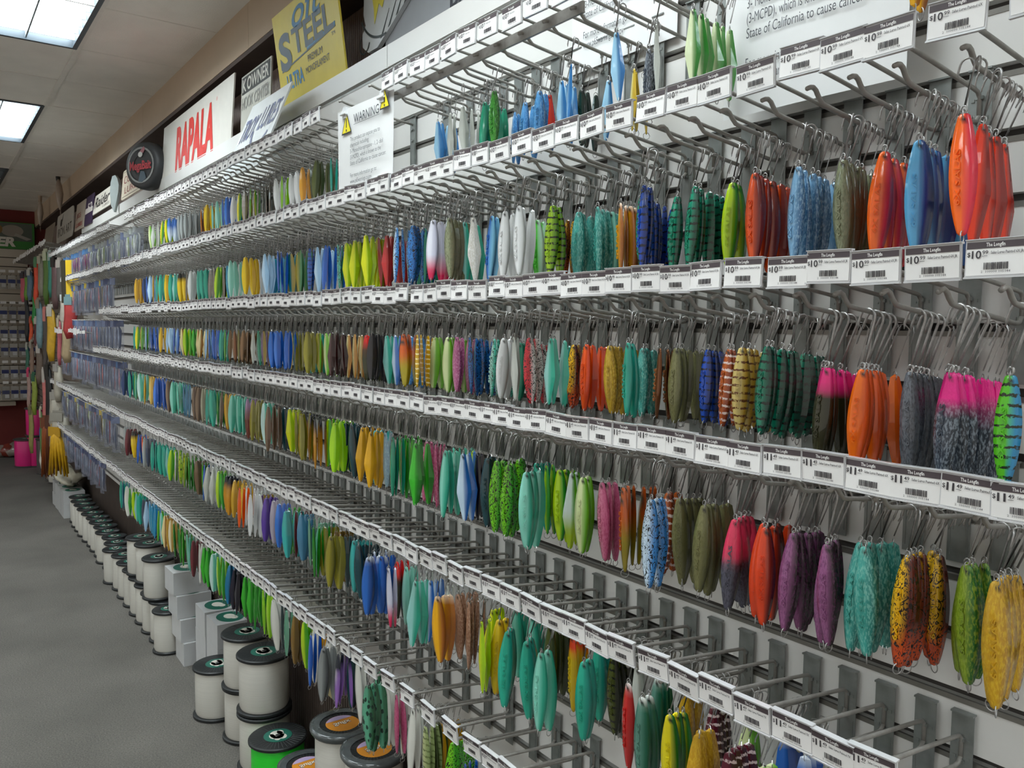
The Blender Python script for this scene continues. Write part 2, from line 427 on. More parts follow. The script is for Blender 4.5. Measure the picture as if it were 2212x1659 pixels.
def plate_mesh():
    m = MB(); y0 = .2065
    m.box(-.0135, .0135, y0, y0 + .0016, -.128, .004, 0); m.box(-.0135, .0135, y0 - .004, y0 + .006, .004, .0062, 0)
    m.box(-.0045, .0045, y0 - .0035, y0, -.058, -.054, 0); m.box(-.0045, .0045, y0 - .0035, y0, -.030, -.026, 0)
    for x in (-.008, .008):
        for z in (-.03, -.052): m.box(x - .002, x + .002, y0 - .001, y0, z - .002, z + .002, 0)
    m.box(-.0105, -.0095, y0 - .0008, y0, -.12, -.065, 0); m.box(.0095, .0105, y0 - .0008, y0, -.12, -.065, 0)
    return m
ME_UP = (lambda m: m.mesh('upper_wire', [WIRE], True))(MB().tube(UP, .0027, 8))
ME_LO = (lambda m: m.mesh('lower_wire', [WIRE], True))(MB().tube(LO, .0029, 8))
ME_PL = plate_mesh().mesh('back_plate', [PLATE]); ME_HO = holder_mesh().mesh('tag_holder', [HOLD])
labels = {}
def label_for(row):
    if row[0] not in labels: labels[row[0]] = label_mesh(row[3], row[4], row[5]).mesh('price_label', LM)
    return labels[row[0]]
def price_hook(X, row, first=None, nolabel=False):
    """one peg hook: back plate, two wires, tag holder with its printed label"""
    if first is None:
        t = ob('peg_hook', None)
        ob('back_plate', ME_PL, t); ob('upper_wire', ME_UP, t); ob('lower_wire', ME_LO, t)
        h = ob('tag_holder', ME_HO, t); ob('price_label', label_for(row), h)
        first = t
    else:
        c = first.copy(); COL.objects.link(c)
        for ch in first.children:
            d = ch.copy(); COL.objects.link(d); d.parent = c
            for g in ch.children:
                e = g.copy(); COL.objects.link(e); e.parent = d; e.data = label_for(row)
        first = c
    return first
hooks = []      # (x, row index, dz, tilt, lean, size)
for ri, row in enumerate(ROWS):
    zt = row[1]; used = []
    for px in row[9]:
        used.append(xat(px, zt))
    X = used[-1] - .0705
    while X > row[2]:
        if not (ri == 0 and (-2.37 < X < -2.0 or -5.9 < X < -5.35)): used.append(X + RU(-.006, .006))
        X -= .0705 + RU(-.003, .003)
    if ri == 0: used = [u for u in used] 
    if ri in (1,): used.append(-.40)
    for i, X in enumerate(sorted(used, reverse=True)):
        hooks.append(dict(x=X, r=ri, k=i, dz=RU(-.006, .006), rx=RU(-.05, .05) + (.10 if ri > 3 else 0), ry=RU(-.035, .035), rz=RU(-.06, .06), lures=0))
FWD = RM[:, 2]
def depth(x, y, z): return FWD[0] * x + FWD[1] * y + FWD[2] * z
def inview(x, y, z, m=60):
    c = RM.T @ np.array([x, y, z]);
    if c[2] < .1: return False
    px, py = c[0] / c[2] * F_ + W_ / 2, c[1] / c[2] * F_ + H_ / 2
    return -m < px < W_ + m and -m < py < H_ + m
for h in hooks: h['in'] = inview(h['x'], 1.0, ROWS[h['r']][1], 130); h['d'] = depth(h['x'], 1.0, ROWS[h['r']][1])
vis = sorted([h for h in hooks if h['in']], key=lambda h: h['d'])
for h in vis[:298]: h['solo'] = True
ORD = ['first', 'second', 'third', 'fourth', 'fifth', 'sixth', 'seventh', 'eighth', 'ninth', 'tenth']
def nth(n):
    if n <= 10: return ORD[n - 1]
    return '%d%s' % (n, 'th' if 10 < n % 100 < 20 else {1: 'st', 2: 'nd', 3: 'rd'}.get(n % 10, 'th'))
for ri in range(6):
    vs = [h for h in vis if h['r'] == ri]
    for i, h in enumerate(sorted(vs, key=lambda h: -h['x'])): h['n'] = i + 1
first = None; firsts = None
far = MB()
far_up, far_lo = tube(UP, .0027, 4), tube([LO[i] for i in (0, 2, 4, 6, 8, 10, 11)], .0029, 4)
fl = label_mesh('11', '.49', '', False); flv = np.concatenate(fl.v); flf = fl.f; flm = [{0: 3, 1: 4, 2: 5, 3: 6}[i] for i in fl.m]
hm = MB(); hm.box(-TW, TW, -.0012, .0012, -TH, TH)
for h in hooks:
    if not h['in']: continue
    row = ROWS[h['r']]; loc = P(h['x'], 1.0, row[1])
    if h.get('solo'):
        o = price_hook(h['x'], row, firsts)
        if firsts is None: firsts = o
        o.location = loc; o.rotation_euler = (0, 0, RU(-.012, .012))
        hd = [c for c in o.children if c.name.startswith('tag_holder')][0]
        hd.rotation_euler = (h['rx'], h['ry'], h['rz']); hd.location = (0, 0, h['dz'] * S * .6)
        tag(o, 'peg hook with $%s%s price tag, %s from right, %s row' % (row[3], row[4], nth(h['n']), row[8]), 'hook',
            'peg hooks on the %s row' % row[8])
    else:
        L = np.array(loc)
        for (v, f), mi in ((far_up, 0), (far_lo, 0)): far.add(v + L, f, mi)
        pv = MB(); pv.box(-.0135, .0135, .2065, .2081, -.128, .005); far.add(pv.v[0] + L, pv.f, 1)
        c, s_ = math.cos(h['rz']), math.sin(h['rz']); R = np.array([[c, -s_, 0], [s_, c, 0], [0, 0, 1]])
        o_ = L + np.array([0, 0, h['dz'] * S])
        far.add(hm.v[0] @ R.T + o_, hm.f, 2)
        n0 = far.n; far.add(flv @ R.T + o_, [], 0)
        far.f.extend([tuple(i + n0 for i in q) for q in flf]); far.m.extend(flm)
o = ob('peg_hooks_far_down_the_wall', far.mesh('peg_hooks_far', [WIRE, PLATE, HOLD, PAPER, BAND, INK, GREY], False))
o.name = 'peg_hooks'; o['kind'] = 'stuff'
tag(o, 'mass of small wire peg hooks with price tags receding down the wall', 'hooks')
# the long flat bar that crosses behind the hooks of the top rows
# ------------------------------------------------------------------ lures
# name, words, left colour, right colour (second paint tone with the shadow side mixed in), top tip, tip share, bottom colour, bottom share, pattern, pattern colour, shape
ST = {}
def st(k, words, a, b, top=None, tf=.1, bot=None, bf=.3, pat=0, pc='101010', sh='o'):
    ST[k] = (words, lin(a), lin(b), lin(top) if top else None, tf, lin(bot) if bot else None, bf, pat, lin(pc), sh)
st('red', 'orange-red', 'f5380c', '8c1408', sh='d'); st('skb', 'pale blue and deep blue', '5fb4e6', '0a3c8c'); st('orp', 'orange and hot pink', 'ff6a10', 'e82a44')
st('olc', 'crinkled olive green', '8a9070', '5a5436', pat=2, pc='4e5438'); st('sky', 'crinkled sky blue', '7fb4dc', '3a6c98', pat=2, pc='9cc8e6')
st('ord', 'burnt orange and maroon', 'ec5410', '7a1610'); st('lmg', 'lime and green', 'b4d80c', '189010'); st('gst', 'sea green with black bars', '0e9a78', '06503c', pat=1, pc='06241c')
st('blb', 'royal blue with black bars', '0f4cb8', '08286c', pat=1, pc='08122c'); st('ybr', 'yellow and brown with pale tip', 'f0b010', 'a8601c', top='ffe8d0', tf=.04)
st('mnt', 'pale mint', '9cd8c8', '74bca8'); st('tec', 'crinkled teal', '3fa69a', '1f7c74', pat=2, pc='8ad2c4'); st('tig', 'yellow with black spots and brown side', 'f2bc10', '5a1a10', bot='c84810', bf=.3, pat=3, pc='1c0c08')
st('lsp', 'lime with black bars', '98c010', '5a8a0c', pat=1, pc='101408'); st('mwg', 'pale mint with green edge', '46c828', 'b8dcc4'); st('wht', 'white', 'e6e8e8', 'd0d2d2')
st('blp', 'pale blue', '1c6cc0', '74b8da'); st('slv', 'white pearl', 'd8d6cc', 'eceae2', pat=2, pc='ffffff', sh='d'); st('mtd', 'pale mint and teal', '8cc8c0', '2cae92', sh='d')
st('tgn', 'jade green', '1c9c78', '147a5e'); st('wpk', 'white with crimson tail', 'dcdce8', 'c8c8dc', bot='d01850', bf=.28); st('bmk', 'blue with black squiggles', '2a78c0', '14508e', pat=3, pc='0a1420')
st('bmw', 'white and blue with black squiggles', 'd0e4f4', '2f7fc4', pat=3, pc='141c24'); st('rd2', 'dark red', 'c82c2c', '8c1c1c', sh='d'); st('lyl', 'lime yellow', 'd8dc0c', '98c010', sh='d')
st('mmk', 'mint with black squiggles', 'b8e4d8', '2a9c84', pat=3, pc='101818'); st('blu', 'bright blue', '2c78d8', '1650a8'); st('psk', 'pale sky blue', 'b4d4ec', '94bcdc', sh='d')
st('bl2', 'blue with dark bars', '2c68c4', '1c4c98', pat=1, pc='102858'); st('ggr', 'gold and green', 'b0a040', '2c7850'); st('tgo', 'teal and gold', '1c8490', 'b09848'); st('tea', 'teal', '28b094', '1c9080')
st('aqu', 'aqua blue', '2ca8c4', '1c80b0'); st('yel', 'yellow', 'f0cc10', 'c89810'); st('yblk', 'yellow with dark top', 'f0cc10', 'd8b00c', top='141814', tf=.24); st('chr', 'chrome silver', 'b8b8b4', '807c74', pat=5, pc='908c80')
st('cop', 'copper', 'b87848', '7c4c2c', pat=5, pc='a06838'); st('gld', 'gold', 'd8a81c', 'a87c14'); st('nvy', 'navy blue', '1c3c70', '142848')
st('dkg', 'near-black green', '14382c', '0a1814'); st('lgw', 'white, lime and green', 'e0ecc0', '1c8c20', sh='d'); st('pgy', 'pale grey', 'c8ccc4', 'b4b8b0', sh='d'); st('cha', 'crinkled charcoal', '5c6470', '2c3038', pat=2, pc='98a0a8')
st('ypl', 'pale yellow', 'dcd080', 'c8a828', sh='d'); st('skd', 'sky blue and white', '9ccce8', '2878bc', sh='d'); st('bcr', 'crinkled mid blue', '4c94d0', '3070b0', pat=2, pc='70b0e0'); st('rdx', 'scarlet', 'e03c20', 'b02010', sh='d')
st('gcr', 'crinkled leaf green', '2c8820', '1c5c14', pat=2, pc='50a838'); st('oli', 'dark olive', '50582c', '303818'); st('yor', 'yellow orange', 'e0a020', 'b87818'); st('lim', 'lime', 'a8dc14', '78b80c')
st('gyg', 'silver grey', 'a0a8a8', '787c7c'); st('blg', 'blue fading to white', '4078c8', '3060a8', bot='c8d8e4', bf=.5); st('ygr', 'yellow and green', 'e4d80c', '1c8c28')
st('grb', 'bright green with blue back and bars', '5cc81c', '2888b8', pat=1, pc='102010'); st('pkb', 'hot pink top on black crackle', '3c4654', '28303a', top='f0188c', tf=.30, pat=2, pc='98a4b0'); st('gyc', 'grey and black crackle', '6c727c', '40464e', pat=2, pc='20242a')
st('ora', 'vivid orange', 'ff7408', 'e85408'); st('pko', 'hot pink top on dark olive', '34341c', '24240f', top='e8207c', tf=.27); st('dgs', 'dark green with black bars', '0c7c60', '053c30', pat=1, pc='041c16')
st('crs', 'cream yellow with brown bars', 'e4cc7c', 'c89c2c', pat=1, pc='6c3c10'); st('brs', 'brown with white bars', 'c05c18', '8c3810', pat=1, pc='ecd8d0'); st('goc', 'crinkled gold', 'c49c1c', 'a07814', pat=2, pc='dcb83c')
st('ogr', 'orange and red', 'ff5c10', 'd83c08'); st('rmk', 'crimson and white with black squiggles', 'c82030', 'd0d0cc', pat=3, pc='141414'); st('mau', 'mauve pink', 'b85c8c', '984070', pat=2, pc='d490b0')
st('lwh', 'cream, lime and green', 'd8e4a8', '64b014'); st('yst', 'yellow with white bars', 'f0c010', 'd0a010', pat=1, pc='fff0b0'); st('org', 'orange fading to olive', 'd8601c', 'b84c14', bot='a09018', bf=.5)
st('bwh', 'white and blue', 'c4dcf0', '1c64b8', sh='d'); st('blk', 'black and grey', '26262a', '101012'); st('rbk', 'red top on dark olive', '34381c', '1c200f', top='d8201c', tf=.28); st('gcd', 'cream, gold and brown', 'ecdca0', 'a86c14', sh='d')
st('mar', 'dark maroon', '3c1414', '240a0a', sh='d'); st('pur', 'purple and gold', '604070', 'a08830'); st('chb', 'bronze chrome', '94785c', '604c34', pat=5, pc='70583c')
st('gcx', 'golden yellow crinkle', 'cc9c18', 'b08010', pat=2, pc='e4bc30'); st('olx', 'crinkled lime olive', '84a020', '206c28', pat=2, pc='a8c040'); st('puc', 'purple crinkle', '9c5c8c', '281420', pat=2, pc='6c3460'); st('rog', 'red-orange', 'e84414', '6c1810')
st('pgr', 'pink top on grey crackle', '585868', '3c3c48', top='e83860', tf=.45, pat=2, pc='24242c'); st('olk', 'olive khaki crinkle', '848254', '5c5c38', pat=2, pc='646438'); st('oro', 'orange fading to olive with dark eye', 'cc5c18', 'a8480f', bot='8c7c14', bf=.5)
st('pkc', 'pink crinkle', 'd47c98', 'b85078', pat=2, pc='a03058'); st('wlg', 'white and green', 'd8e8e0', '5cb414', bot='a8c810', bf=.35, sh='d'); st('lmk', 'lime with black squiggles', '74c818', '38a01c', pat=3, pc='141c08')
st('mtt', 'mint and jade', '84d0bc', '28a084'); st('nbk', 'blue-black', '14122c', '0c0a18', sh='d'); st('lbl', 'lime and blue', 'b0d814', '1c64c8'); st('pk2', 'rose pink crinkle', 'cc5c84', 'a83c64', pat=2, pc='e090b0', sh='d')
st('grn', 'leaf green', '38b428', '187818', sh='d'); st('bgy', 'dented blue grey', '8ca8b0', '7890a0', pat=2, pc='9cb8c0', sh='d'); st('tst', 'teal stripe', '3cb4b0', '1c7c7c'); st('gly', 'golden yellow', 'dca414', 'b88410', sh='d'); st('dkt', 'dark teal', '12444c', '0a2428')
st('gdt', 'gold with navy top', 'd8981c', 'b0780f', top='141c28', tf=.3); st('brn', 'brown', '786048', '4c3828'); st('mwh', 'mint and white', 'c4e4dc', '4cb89c'); st('olg', 'olive gold', '98902c', '6c6818'); st('pub', 'lilac fading to brown', '9c7ca0', '7c6080', bot='6c2c1c', bf=.7)
st('gyc2', 'khaki grey', 'a8a890', '707058'); st('bgn', 'steel blue', '5090b0', '306480'); st('cry', 'cream yellow', 'ecd878', 'd0a040'); st('mst', 'maroon with white bars', '5c1428', '3c0c18', pat=1, pc='d8c0c0')
st('gwt', 'dark green with white tip', '5c9080', '0c5c44', top='f0f0ec', tf=.05); st('rwt', 'red with white tip', 'd02420', 'a81c1c', top='f0ece8', tf=.05); st('dos', 'black olive with stripes', '50581c', '14180c', pat=1, pc='101008')
st('yrd', 'yellow with red top', 'e0c010', 'b8980c', top='e0401c', tf=.22); st('ylg', 'yellow and dark green', 'ecdc10', '0c6c1c'); st('ccr', 'tan copper crinkle', 'b08468', '886048', pat=2, pc='cca488'); st('bl3', 'white-tipped blue', '2868c0', '144894', top='e8f0f4', tf=.05)
st('gng', 'green and silver', '3c9470', '6c9c84'); st('stb', 'steel blue', '5088a8', '386c8c'); st('mrd', 'maroon', '6c1c28', '441018'); st('gyl', 'grey lilac', 'b0a8b8', '9890a0'); st('vio', 'violet', '5c3ca0', '3c2470'); st('gxs', 'grey shiny', '8c9090', '5c6060')
st('lpd', 'lime leopard', 'b4cc18', '7ca010', pat=4, pc='141808'); st('ngy', 'navy grey', '404c64', '2c3444'); st('sqd', 'green spotted', '5ca888', '2c6040', pat=4, pc='14382c'); st('lil', 'black top, white and lilac', 'd8d0dc', '8c68b0', top='202430', tf=.3, bot='9468b8', bf=.5)
st('nvt', 'navy and teal blue', '1c7ca8', '0c2c44'); st('gbr', 'gold brown', '80601c', '503c10'); st('crg', 'cream green', 'c4cc90', '8c9c64', pat=1, pc='6c7848'); st('whg', 'white gold', 'e8dcb8', 'b88c2c'); st('lav', 'pale grey blade', 'e2e2da', 'd4d4cc')

DATA = {
0: '1990:ybr:2 2175:dkg:2 2235:dkg:2 1500:lgw:6 1420:pgy:1 1403:cha:2 1368:ypl:3 1330:skd:1 1316:skd:1 1262:dkg:6 1232:skd:1 1216:skd:3 1190:rdx:1 1165:bcr:3 1140:bcr:2 1112:bcr:2 1072:gcr:1 1048:tgn:4 1022:pgy:3 1002:pgy:1 971:pgy:1 945:skd:3 735:tea:2 718:tea:2 685:oli:3 672:oli:2 655:yor:1 643:wht:1 630:wht:2 611:lim:1 598:wht:2 585:chr:2 574:chr:2 560:chr:3 543:ygr:2 530:chr:2 518:ygr:2 505:wht:1 490:blu:3 481:blu:2 470:mnt:2 460:mnt:2 450:yel:3 442:yel:2 434:ybr:2 422:gyg:2 410:gyg:4 402:gyg:3 395:gyg:3 386:gyg:2 378:blg:3 366:blg:2 360:ygr:3 352:ygr:2 343:pgy:2 333:pgy:2 325:lwh:2',
1: '2115:red:6 2078:orp:1 1988:skb:7 1912:orp:5 1828:olc:5 1728:sky:8 1632:ord:9 1588:lmg:2 1508:gst:7 1470:gst:1 1415:blb:8 1392:blb:2 1386:gst:1 1362:ybr:2 1343:ybr:2 1326:mnt:2 1290:tec:5 1251:tec:3 1215:tig:4 1198:lsp:2 1165:mwg:2 1148:wht:3 1122:wht:3 1096:wht:3 1063:blp:2 1022:slv:1 1008:mtd:3 994:mtd:2 970:olc:4 962:tgn:1 940:wpk:3 922:tgn:3 910:tgn:2 893:bmk:3 883:bmk:2 858:bmw:2 835:rd2:4 818:rd2:2 805:lyl:2 793:lyl:3 770:lyl:2 750:lyl:2 730:mmk:3 705:blu:3 687:psk:3 668:bl2:2 652:ggr:2 643:ggr:2 632:tgo:3 622:tgo:2 612:aqu:3 601:blu:2 592:aqu:3 583:blu:2 572:psk:2 560:wht:2 551:psk:2 542:lmg:2 533:yel:2 524:wht:1 516:slv:2 508:mnt:2 500:mnt:3 491:aqu:2 482:chr:4 473:lmg:2 463:chr:3 455:chr:3 447:tea:1 436:tea:1 426:tea:1 412:wht:2 405:chr:2 398:yblk:3 388:yblk:3 378:mtd:3 370:tea:2 358:yel:2 349:tea:2 341:tea:2 333:gld:2 325:psk:2 319:blu:2 311:nvy:3 302:gld:2 296:gld:2',
2: '2196:grb:1 2062:pkb:9 1972:gyc:6 1868:ora:6 1785:pko:6 1662:dgs:9 1605:crs:6 1572:brs:2 1532:blb:5 1462:olk:7 1430:cop:3 1388:tec:7 1352:tea:2 1316:goc:5 1272:ogr:4 1243:tig:4 1218:mtd:3 1190:mtd:3 1160:rmk:3 1146:rmk:2 1122:tgn:2 1110:pgy:2 1092:wht:2 1068:mmk:4 1040:bmk:3 1018:bmk:3 990:mau:4 968:lwh:3 944:lwh:3 924:yst:2 902:yst:2 890:bcr:2 873:org:2 853:bwh:3 834:mtd:2 820:blk:2 806:blk:2 793:rbk:2 770:gcd:2 754:gcd:2 737:mar:3 720:mar:2 706:lwh:2 695:lwh:2 678:tea:2 666:olg:2 655:olg:3 642:olg:2 630:tgo:2 617:blu:2 600:blu:2 588:blu:2 570:pur:2 560:tgn:2 549:pgy:1 538:chb:2 528:chb:3 517:olg:2 508:cop:2 500:chb:3 488:lmg:2 478:tea:2 470:blu:2 463:blu:2 453:bwh:2 445:psk:1 436:gcd:2 428:gcd:3 419:grn:2 411:lmg:2 402:lmg:2 393:gcd:2 385:bwh:2 378:blu:2 368:psk:2 362:psk:1 350:yel:2 343:gyg:3 334:blu:2 326:blu:2 316:psk:1 308:ygr:2 300:ygr:1 293:tea:1',
3: '2150:gcx:5 2090:olx:4 2018:tig:5 1955:tig:4 1862:tec:6 1788:puc:3 1722:puc:6 1650:rog:5 1590:pgr:4 1522:olk:6 1475:olk:4 1444:brs:3 1408:bmw:3 1352:oro:6 1302:pkc:3 1262:lwh:2 1240:wlg:2 1214:lmg:3 1184:lmg:2 1160:tea:3 1140:mtt:3 1120:lmk:2 1100:lmk:2 1078:lmk:4 1055:dkt:3 1036:nbk:3 1014:lbl:2 1002:bwh:2 984:mtt:3 962:mtt:2 940:pk2:2 922:pk2:2 900:grn:2 885:grn:2 868:grn:3 850:tgn:2 834:bgy:1 817:tst:2 803:gly:2 785:gly:3 762:dkt:3 748:dkt:2 736:lmg:2 726:lim:2 712:lmg:2 696:gdt:2 684:gdt:2 672:gdt:2 662:gdt:1 650:olg:2 640:olg:3 628:lyl:2 617:dkt:2 606:dkt:3 594:brn:3 583:brn:2 573:mwh:2 562:olg:2 550:olg:2 538:pub:2 526:mwh:2 514:mtt:2 502:mtt:2 490:gld:2 480:brn:2 470:grn:2 457:tea:2 448:tea:2 438:gyc2:2 430:brn:2 420:brn:3 412:bgn:2 404:bgn:2 395:bgn:2 384:mwh:3 374:mtt:3 362:brn:2 354:blu:3 345:blu:2 338:blu:3 326:cry:3 316:yel:2 303:mwh:2 296:mwh:2 290:lmg:2 280:tea:2 270:nvy:2',
4: '1765:skd:3 1735:bl3:3 1690:bl3:3 1640:lwh:3 1612:lwh:2 1572:mst:4 1535:mst:3 1504:gcx:3 1476:gcx:3 1450:ylg:3 1415:gwt:3 1390:gwt:2 1372:pgy:2 1355:rwt:1 1325:dos:4 1292:tea:2 1260:tea:2 1238:yrd:3 1190:oli:5 1172:mtt:2 1150:mtt:2 1134:tea:2 1115:mtt:3 1096:tea:2 1080:yel:2 1062:lyl:3 1046:lyl:2 1010:ccr:4 992:ccr:3 968:pgy:2 947:ybr:2 932:bwh:2 912:pgy:2 900:mtd:2 880:mnt:2 860:rbk:2 843:wpk:1 826:blu:2 812:bl3:2 795:bl3:3 778:dkt:3 764:tst:3 747:dkt:3 728:gbr:3 716:olg:2 706:olg:2 694:gng:3 680:grn:3 670:gng:2 655:stb:2 642:mrd:3 628:grn:2 618:tst:3 606:blu:2 593:gyl:2 578:vio:2 570:pur:2 561:pgy:2 552:wht:2 544:wht:2 536:wht:2 526:yel:2 519:ora:2 510:gld:2 500:gdt:2 490:gdt:2 480:grn:2 473:lmg:2 462:pgy:3 452:pgy:2 444:blu:2 438:lmg:2 428:brn:2 418:grn:2 410:grn:3 402:ylg:3 390:lpd:2 381:pgy:2 374:lmg:2 364:mtd:2 356:tea:3 346:tea:2 338:tea:3 332:tea:2 322:ngy:2 316:gyg:2 308:ora:2 300:blu:2 288:yblk:2 279:mrd:2 270:gyg:2',
5: '1062:blp:2 1035:pgy:2 1004:bl2:3 978:lmk:3 955:gly:3 938:oli:2 920:crg:2 908:pgy:2 894:lav:1 871:lav:1 857:pkc:1 838:lav:1 815:sqd:1 799:sqd:2 776:lav:1 760:dkt:2 742:lil:2 732:lil:2 713:lav:1 704:yor:1 698:gxs:2 683:lav:1 672:blu:2 657:lmg:3 640:gbr:3 622:gng:2 610:dkt:3 593:lav:1 584:lim:1 573:lim:2 556:grn:3 545:grn:2 533:grn:2 516:nbk:2 508:nbk:2 500:nvt:2 486:grn:2 474:lmg:2 462:mwh:2 452:grn:2 445:grn:2 431:lav:1 420:mrd:2 412:mwh:2 405:mnt:2 398:lmg:2 388:grn:3 378:grn:2 371:whg:2 364:gld:2 357:gcd:2 350:mwh:2 345:lmg:2 338:aqu:3 331:aqu:2 325:aqu:2 318:psk:2 312:ngy:2 304:tea:2 297:mtd:2 289:lmg:2 283:grn:2 276:lav:1 268:bgn:2 262:tea:2'}
LEN = {'lav': 1.12, 'sqd': 1.15, 'pgy': 1.0}
def lure_body(k, L, seed, fine=True, thin=False):
    """verts, faces, attributes of one lure, hole at the origin, hanging down -Z, face towards -Y"""
    words, A, B, T, tf, BT, bf, pat, pc, sh = ST[k]
    r = random.Random(seed)
    if fine: ts = [0, .008, .025, .055, .10, .16, .24, .33, .42, .50, .58, .66, .74, .82, .89, .94, .975, .992, 1.0]
    else: ts = [0, .03, .15, .33, .52, .72, .9, .975, 1.0]
    if sh == 'd' and not fine: ts = [0, .03, .25, .54, .78, .975, 1.0]
    hw, ht = .107 * L * (1.0 if sh == 'o' else 1.06), .036 * L
    if k == 'lav': ht *= .35; hw *= .92
    V, CA, PA, UV = [], [], [], []
    xs_ = [-1, -.62, -.1, .12, .55, 1, .55, -.1, -.62] if fine else [-1, -.2, .25, 1, .3, -.3]
    ys_ = [0, -.55, -.96, -1.0, -.62, 0, .62, .96, .55] if fine else [0, -.9, -1.0, 0, .9, .9]
    pk = .56
    for t in ts:
        if sh == 'd': w = .30 + .70 * (t / pk) if t < pk else .24 + .76 * ((1 - t) / (1 - pk))
        else: w = .24 + .76 * math.sin(math.pi * (t * .94 + .04)) ** .85
        e = min(t, 1 - t) / .03
        if e < 1: w *= math.sqrt(max(0.0, 1 - (1 - e) ** 2)) * .98 + .02
        h = (.42 + .58 * math.sin(math.pi * t)) * (1 if e >= 1 else max(.15, e ** .5))
        for x, y in zip(xs_, ys_):
            V.append((x * w * hw, y * h * ht, -t * L + .004))
            f = min(1, max(0, (x + .15 + .25 * 0) / .55)); f = f * f * (3 - 2 * f)  # blend to the right tone: two-tone paint plus self-shadow put into the colour
            if y > .1: f = .5 + .5 * f if pat != 5 else f
            c = [A[i] * (1 - f) + B[i] * f for i in range(3)]
            if T:
                g = min(1, max(0, (tf + .06 - t) / .12)); c = [c[i] * (1 - g) + T[i] * g for i in range(3)]
            if BT:
                g = min(1, max(0, (t - (1 - bf) + .12) / .24)); c = [c[i] * (1 - g) + BT[i] * g for i in range(3)]
            if k in ('org', 'oro') and .12 < t < .2 and x < .3: c = (.05, .04, .03)
            d = t * L - .007
            if abs(d) < .0022 * (1 if fine else 0) and abs(x) < .2: c = (.01, .01, .01)
            gt = min(1, max(0, (tf + .06 - t) / .12)) if T else 0
            CA.append((*c, 1)); PA.append((*[pc[i] * (1 - gt) + T[i] * gt if T else pc[i] for i in range(3)], pat / 10.0)); UV.append((x * .9 + (3.7 * seed) % 17, y * .5, t * 11))
    n = len(xs_); F = []
    for i in range(len(ts) - 1):
        for q in range(n): F.append((i * n + q, i * n + (q + 1) % n, (i + 1) * n + (q + 1) % n, (i + 1) * n + q))
    F.append(tuple(range(n))[::-1]); F.append(tuple((len(ts) - 1) * n + q for q in range(n)))
    return np.array(V), F, dict(paint=np.array(CA), mark=np.array(PA), place=np.array(UV))
def hook_pts(H, a):
    """one arm of a treble: from the eye at z=0 up the shank, over the bend at z=H, down to the point"""
    g = H * .30; R_ = g / 2
    p = [(0, 0, .002), (0, 0, H * .45), (0, 0, H * .72)]
    for k in range(0, 7):
        an = math.pi - k * math.pi / 6; p.append((R_ + R_ * math.cos(an), 0, H - R_ + R_ * math.sin(an)))
    p += [(g * 1.02, 0, H * .70), (g * .96, 0, H * .60)]
    c, s_ = math.cos(a), math.sin(a)
    return [(x * c, x * s_, z) for x, y, z in p]
def hook_mesh(H, arms, n=6, r=.00105):
    m = MB()
    for a in arms:
        p = hook_pts(H, a); m.tube(p, [r] * (len(p) - 1) + [r * .25], n)
        q = p[-1]; u = p[-2]; m.tube([u, (u[0] * .86, u[1] * .86, u[2] - H * .06)], [r * .7, r * .1], 3)
    m.tube([(.0030 * math.cos(t), 0, -.0025 + .0042 * math.sin(t)) for t in np.arange(8) * math.pi / 4], r * .95, max(4, n - 2), closed=True)
    return m
def ring_mesh(R_, r=.00062, n=16, s=5, z=0):
    return MB().tube([(0, R_ * math.cos(t), z + R_ * math.sin(t)) for t in np.arange(n) * 2 * math.pi / n], r, s, closed=True)
HM = {}
for H in (.036, .040, .044, .047, .050, .055, .058):
    HM[H, 3] = hook_mesh(H, (0.0, 2.35, -2.0)).mesh('treble_hook', [STEEL], True)
    HM[H, 1] = hook_mesh(H * 1.12, (0.0,), r=.00165).mesh('single_hook', [STEEL], True)
RING = ring_mesh(.0052).mesh('split_ring', [STEEL], True); RINGB = ring_mesh(.0066, .0007).mesh('split_ring', [STEEL], True)
fhv = {}
def far_hook(H):
    if H not in fhv:
        m = MB()
        for a in (0.0, 2.3): 
            p = hook_pts(H, a); m.tube([p[i] for i in (0, 2, 4, 6, 8, 10, 11)], .0009, 3)
        fhv[H] = (np.concatenate(m.v), m.f)
    return fhv[H]
frg = tube([(0, .006 * math.cos(t), .006 * math.sin(t)) for t in np.arange(7) * 2 * math.pi / 7], .0007, 3, closed=True)
def euler(rx, ry, rz): return np.array(Matrix.Rotation(rz, 3, 'Z') @ Matrix.Rotation(ry, 3, 'Y') @ Matrix.Rotation(rx, 3, 'X'))

